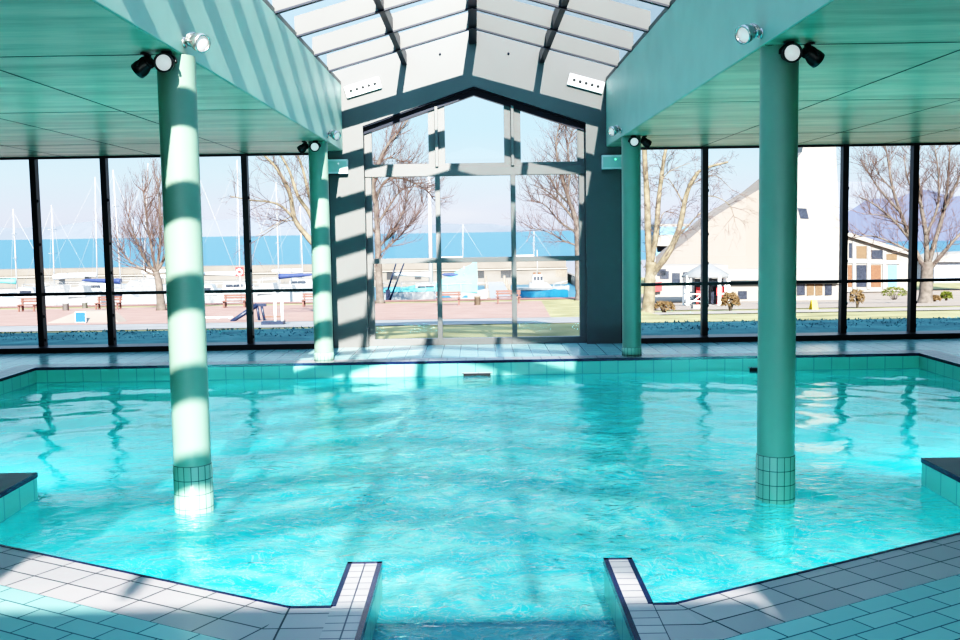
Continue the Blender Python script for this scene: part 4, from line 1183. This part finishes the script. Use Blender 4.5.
for dx, lb in ((-.25, 'red chair inside the pavilion, left of the mullion'), (.75, 'red chair inside the pavilion, right of the mullion')):
    c = empty('garden_chair', (a.x + dx, DP, zb_ + .065)); tag(c, lb, 'chair', 'red chairs in the pavilion')
    boxobj('seat', (-.2, -.2, .36), (.2, .2, .42), M['red'], c); boxobj('backrest', (-.2, .16, .42), (.2, .21, .85), M['red'], c)
    for sx in (-1, 1):
        for sy in (-1, 1): boxobj('leg', (sx * .17 - .02, sy * .17 - .02, 0), (sx * .17 + .02, sy * .17 + .02, .36), M['red'], c)
mb = MB(); mb.box((-.45, .5, 0), (.0, .55, zr(279))); mb.box((.25, .5, 0), (1.0, .55, zr(279))); mb.build('rear_screen', M['dark_glass'], r)

# timber framed house
DH = 88.0
r = empty('timber_house', (at(878, 290, DH).x, DH, zg(DH, True))); tag(r, 'low white timber framed house with a sloping roof right of the church', 'house'); O = Vector(r.location)
q = [wp(x, y, DH) - O for x, y in ((842, 236), (850, 234), (905, 252), (914, 256), (914, 291), (842, 292))]; mb = MB(); mb.prism(q[::-1], (0, 1.2, 0)); mb.build('wall', M['church_white'], r)
q = [wp(x, y, DH - .5) - O for x, y in ((838, 229), (848, 232), (900, 248), (918, 254), (918, 257), (898, 251.5), (848, 236), (838, 233))]; mb = MB(); mb.prism(q[::-1], (0, 1.8, 0)); mb.build('roof', M['church_white'], r)
for x0, x1, y0, y1, m_ in ((849, 852, 243, 258, 'dark_glass'), (856.5, 866.5, 246, 258.5, 'shutter'), (871.5, 882.5, 250, 259, 'dark_glass'), (886, 897, 254, 260, 'shutter'),
                           (848, 852, 265, 287, 'brown_wood'), (856.5, 866.5, 265, 287, 'dark_glass'), (871, 881, 265, 287, 'brown_wood'), (888, 897, 265, 287, 'apt_blue')):
    q = [wp(x, y, DH - .04) - O for x, y in ((x0, y0), (x1, y0), (x1, y1), (x0, y1))]; mb = MB(); mb.prism(q[::-1], (0, .2, 0)); w_ = mb.build('window' if y0 < 262 else 'door', M[m_], r)
for x in (854.3, 869, 884.5):
    q = [wp(x_, y, DH - .12) - O for x_, y in ((x - 1.6, 240 + (x - 850) * .3), (x + 1.6, 241 + (x - 850) * .3), (x + 1.6, 289), (x - 1.6, 289))]; mb = MB(); mb.prism(q[::-1], (0, .1, 0)); mb.build('post', M['boat_white'], r)
q = [wp(x_, y, DH - .13) - O for x_, y in ((846, 259), (900, 260.5), (900, 264), (846, 263))]; mb = MB(); mb.prism(q[::-1], (0, .1, 0)); mb.build('beam', M['boat_white'], r)
# far low houses behind the right tree
r = empty('house', (at(950, 270, 90).x, 90, zg(90, True))); tag(r, 'distant pale low house behind the wide tree at the right edge', 'house'); O = Vector(r.location)
q = [wp(x, y, 90) - O for x, y in ((934, 262), (990, 261), (990, 282), (934, 283))]; mb = MB(); mb.prism(q[::-1], (0, 4, 0)); mb.build('wall', M['boat_grey'], r)
q = [wp(x, y, 89.5) - O for x, y in ((930, 262), (950, 254), (994, 252), (994, 262))]; mb = MB(); mb.prism(q[::-1], (0, 5, 0)); mb.build('roof', M['church_white'], r)

# bushes : leafy balls of small blades
def bush(px, py, w_, h_, mat, label, seed, stems=False):
    a = gat(px, py); k = a.y / F_PX; W_ = w_ * k / 2; Hh = h_ * k; r = random.Random(seed)
    root = empty('bush', (a.x, a.y, zg(a.y, True))); tag(root, label, 'bush')
    st_ = MB(); lf = MB()
    for i in range(14):
        an = r.uniform(0, 6.28); q = Vector((math.cos(an) * W_ * .7 * r.random(), math.sin(an) * W_ * .6 * r.random(), Hh * r.uniform(.5, .85)))
        st_.tube([(q.x * .15, q.y * .15, -.02), q * .6, q], [.018, .012, .006], 5)
    for i in range(420 if not stems else 200):
        an = r.uniform(0, 6.28); ph = r.uniform(-.3, 1.2); rr = r.uniform(.55, 1) ** .5
        c = Vector((math.cos(an) * math.cos(ph) * W_ * rr, math.sin(an) * math.cos(ph) * W_ * .8 * rr, Hh * .45 + Hh * .55 * math.sin(ph) * rr))
        u = Vector((r.uniform(-1, 1), r.uniform(-1, 1), r.uniform(-1, 1))).normalized(); v = u.orthogonal().normalized(); s_ = r.uniform(.04, .09) * (1 + k * 4)
        lf.poly([c - u * s_, c + v * s_ * .4, c + u * s_, c - v * s_ * .4])
    st_.build('stems', M['bark'], root); lf.build('leaves', M[mat], root)
bush(730, 311, 19, 19, 'bush_rust', 'rust brown bush in front of the pavilion right of the mullion', 1)
bush(894, 300, 25, 14, 'bush_green', 'low green bush left of the wide tree trunk', 2)
bush(946, 301, 12, 10, 'bush_green', 'round green bush right of the wide tree trunk', 3)
bush(934, 302, 14, 7, 'bush_rust', 'low brownish shrub at the foot of the wide tree', 4)
bush(857, 308, 15, 20, 'bush_rust', 'sparse dry shrub in front of the timber house', 5, True)
bush(664, 313, 22, 12, 'bush_rust', 'thin dry shrub in front of the pale barked tree', 6, True)
# small things on the forecourt
a = gat(813.5, 310); k = a.y / F_PX
r = empty('caution_board', (a.x, a.y, zg(a.y, True))); tag(r, 'small yellow folding board on the forecourt right of the dark green column', 'sign')
for sg in (-1, 1):
    mb = MB(); mb.prism([(-3 * k, sg * .16, 0), (3 * k, sg * .16, 0), (2.4 * k, sg * .02, 10 * k), (-2.4 * k, sg * .02, 10 * k)], (0, sg * .03, 0)); mb.build('board_leaf', M['yellow'], r)
a = gat(803, 300); k = a.y / F_PX
r = empty('garden_chair', (a.x, a.y, zg(a.y, True))); tag(r, 'red and white garden chair by the church entrance', 'chair')
boxobj('seat', (-3 * k, -.2, 4 * k), (3 * k, .2, 4.7 * k), M['red'], r); boxobj('backrest', (-3 * k, .17, 4.7 * k), (3 * k, .22, 9.5 * k), M['white_plastic'], r)
for sx in (-1, 1):
    for sy in (-1, 1): boxobj('leg', (sx * 2.7 * k - .02, sy * .17 - .02, 0), (sx * 2.7 * k + .02, sy * .17 + .02, 4 * k), M['red'], r)
a = gat(697, 309); k = a.y / F_PX
r = empty('planter', (a.x, a.y, zg(a.y, True))); tag(r, 'low pale planter box on the lawn left of the mullion, before the pavilion', 'planter')
boxobj('box', (-5 * k, -.2, 0), (5 * k, .2, 4.5 * k), M['church_white'], r, bevel=.02); boxobj('soil', (-4.5 * k, -.17, 4.5 * k), (4.5 * k, .17, 4.7 * k), M['brown_wood'], r)

# ------------------------------------------------------------------ light
def water_fill_light(loc, aim, sx, sy, e):
    l = bpy.data.lights.new('water_fill_light', 'AREA'); l.shape = 'RECTANGLE'; l.size = sx; l.size_y = sy; l.energy = e; l.color = (.72, 1, 1)
    o = bpy.data.objects.new('water_fill_light', l); COL.objects.link(o); o.location = loc
    o.rotation_euler = Vector(aim).to_track_quat('-Z', 'Y').to_euler()
for sx_, nn, dd_ in ((-1, nL, DL), (1, nR, DR)):           # added fill lights, hidden below the coping, to brighten the water
    for t in (.3, .75):
        q = Vector(dd_[0]).lerp(Vector(dd_[1]), t) - nn * .03
        water_fill_light((q.x, q.y, -.85), (-nn.x, -nn.y, -.15), .9, .5, 30)
    for xx in (3.9, 5.1): water_fill_light((sx_ * xx, YS + .03, -.85), (0, 1, -.15), .8, .5, 105)
sd_dir = Vector((-.088, 1.0, -.53)).normalized()
sun = bpy.data.lights.new('sun', 'SUN'); sun.energy = 12.5; sun.angle = math.radians(.55); sun.color = (1, .955, .88)
so_ = bpy.data.objects.new('sun', sun); COL.objects.link(so_)
so_.rotation_euler = sd_dir.to_track_quat('-Z', 'Y').to_euler(); so_.location = (3, -20, 15)

w = bpy.data.worlds.new('sky'); SC.world = w; w.use_nodes = True
nt = w.node_tree; nt.nodes.clear()
out = nt.nodes.new('ShaderNodeOutputWorld'); bg = nt.nodes.new('ShaderNodeBackground')
tc = nt.nodes.new('ShaderNodeTexCoord'); sp = nt.nodes.new('ShaderNodeSeparateXYZ')
nt.links.new(tc.outputs['Generated'], sp.inputs[0])
rp = nt.nodes.new('ShaderNodeValToRGB'); e = rp.color_ramp.elements
e[0].position = 0.0; e[0].color = (.64, .69, .84, 1)
e[1].position = 1.0; e[1].color = (.42, .66, 1.0, 1)
for pos, c in ((.02, (.68, .74, .90)), (.055, (.62, .81, .96)), (.10, (.53, .80, 1.0)), (.3, (.55, .76, 1.0))):
    x = e.new(pos); x.color = c + (1,)
nt.links.new(sp.outputs['Z'], rp.inputs['Fac'])
nz = nt.nodes.new('ShaderNodeTexNoise'); nz.inputs['Scale'].default_value = 5; nz.inputs['Detail'].default_value = 6
mpw = nt.nodes.new('ShaderNodeMapping'); mpw.inputs['Scale'].default_value = (1, 1, 5)
nt.links.new(tc.outputs['Generated'], mpw.inputs[0]); nt.links.new(mpw.outputs[0], nz.inputs['Vector'])
mr = nt.nodes.new('ShaderNodeMapRange'); mr.inputs[1].default_value = .56; mr.inputs[2].default_value = .8; mr.inputs[4].default_value = .5
nt.links.new(nz.outputs['Fac'], mr.inputs[0])
mx = nt.nodes.new('ShaderNodeMixRGB'); mx.inputs['Color2'].default_value = (.9, .92, .97, 1)
nt.links.new(mr.outputs[0], mx.inputs['Fac']); nt.links.new(rp.outputs[0], mx.inputs['Color1'])
nt.links.new(mx.outputs[0], bg.inputs['Color'])
dt = nt.nodes.new('ShaderNodeVectorMath'); dt.operation = 'DOT_PRODUCT'; dt.inputs[1].default_value = tuple(-sd_dir)
nt.links.new(tc.outputs['Generated'], dt.inputs[0])
g1 = nt.nodes.new('ShaderNodeMath'); g1.operation = 'MAXIMUM'; g1.inputs[1].default_value = 0; nt.links.new(dt.outputs['Value'], g1.inputs[0])
g2 = nt.nodes.new('ShaderNodeMath'); g2.operation = 'POWER'; g2.inputs[1].default_value = 2.5; nt.links.new(g1.outputs[0], g2.inputs[0])
hz_ = nt.nodes.new('ShaderNodeMapRange'); hz_.interpolation_type = 'SMOOTHSTEP'
hz_.inputs[1].default_value = .22; hz_.inputs[2].default_value = .7; hz_.inputs[3].default_value = .92; hz_.inputs[4].default_value = 1.6
nt.links.new(sp.outputs['Z'], hz_.inputs[0])
g3 = nt.nodes.new('ShaderNodeMath'); g3.operation = 'MULTIPLY_ADD'; g3.inputs[1].default_value = 1.0
nt.links.new(g2.outputs[0], g3.inputs[0]); nt.links.new(hz_.outputs[0], g3.inputs[2])
nt.links.new(g3.outputs[0], bg.inputs['Strength'])
nt.links.new(bg.outputs[0], out.inputs['Surface'])

SC.view_settings.view_transform = 'Standard'
SC.view_settings.look = 'None'
SC.view_settings.exposure = 0.05
SC.view_settings.use_curve_mapping = True
cmap = SC.view_settings.curve_mapping; cmap.use_clip = False
crv = cmap.curves[3]
crv.points[0].location = (0, 0); crv.points[1].location = (1, 1)
for q in ((.04, .018), (.10, .092), (.22, .285), (.45, .61), (.70, .85)): crv.points.new(*q)
cmap.update()
cy = SC.cycles
cy.max_bounces = 10; cy.diffuse_bounces = 5; cy.glossy_bounces = 4; cy.transparent_max_bounces = 16; cy.transmission_bounces = 6
cy.caustics_reflective = False; cy.caustics_refractive = False
cy.sample_clamp_indirect = 6.0
cy.use_denoising = True
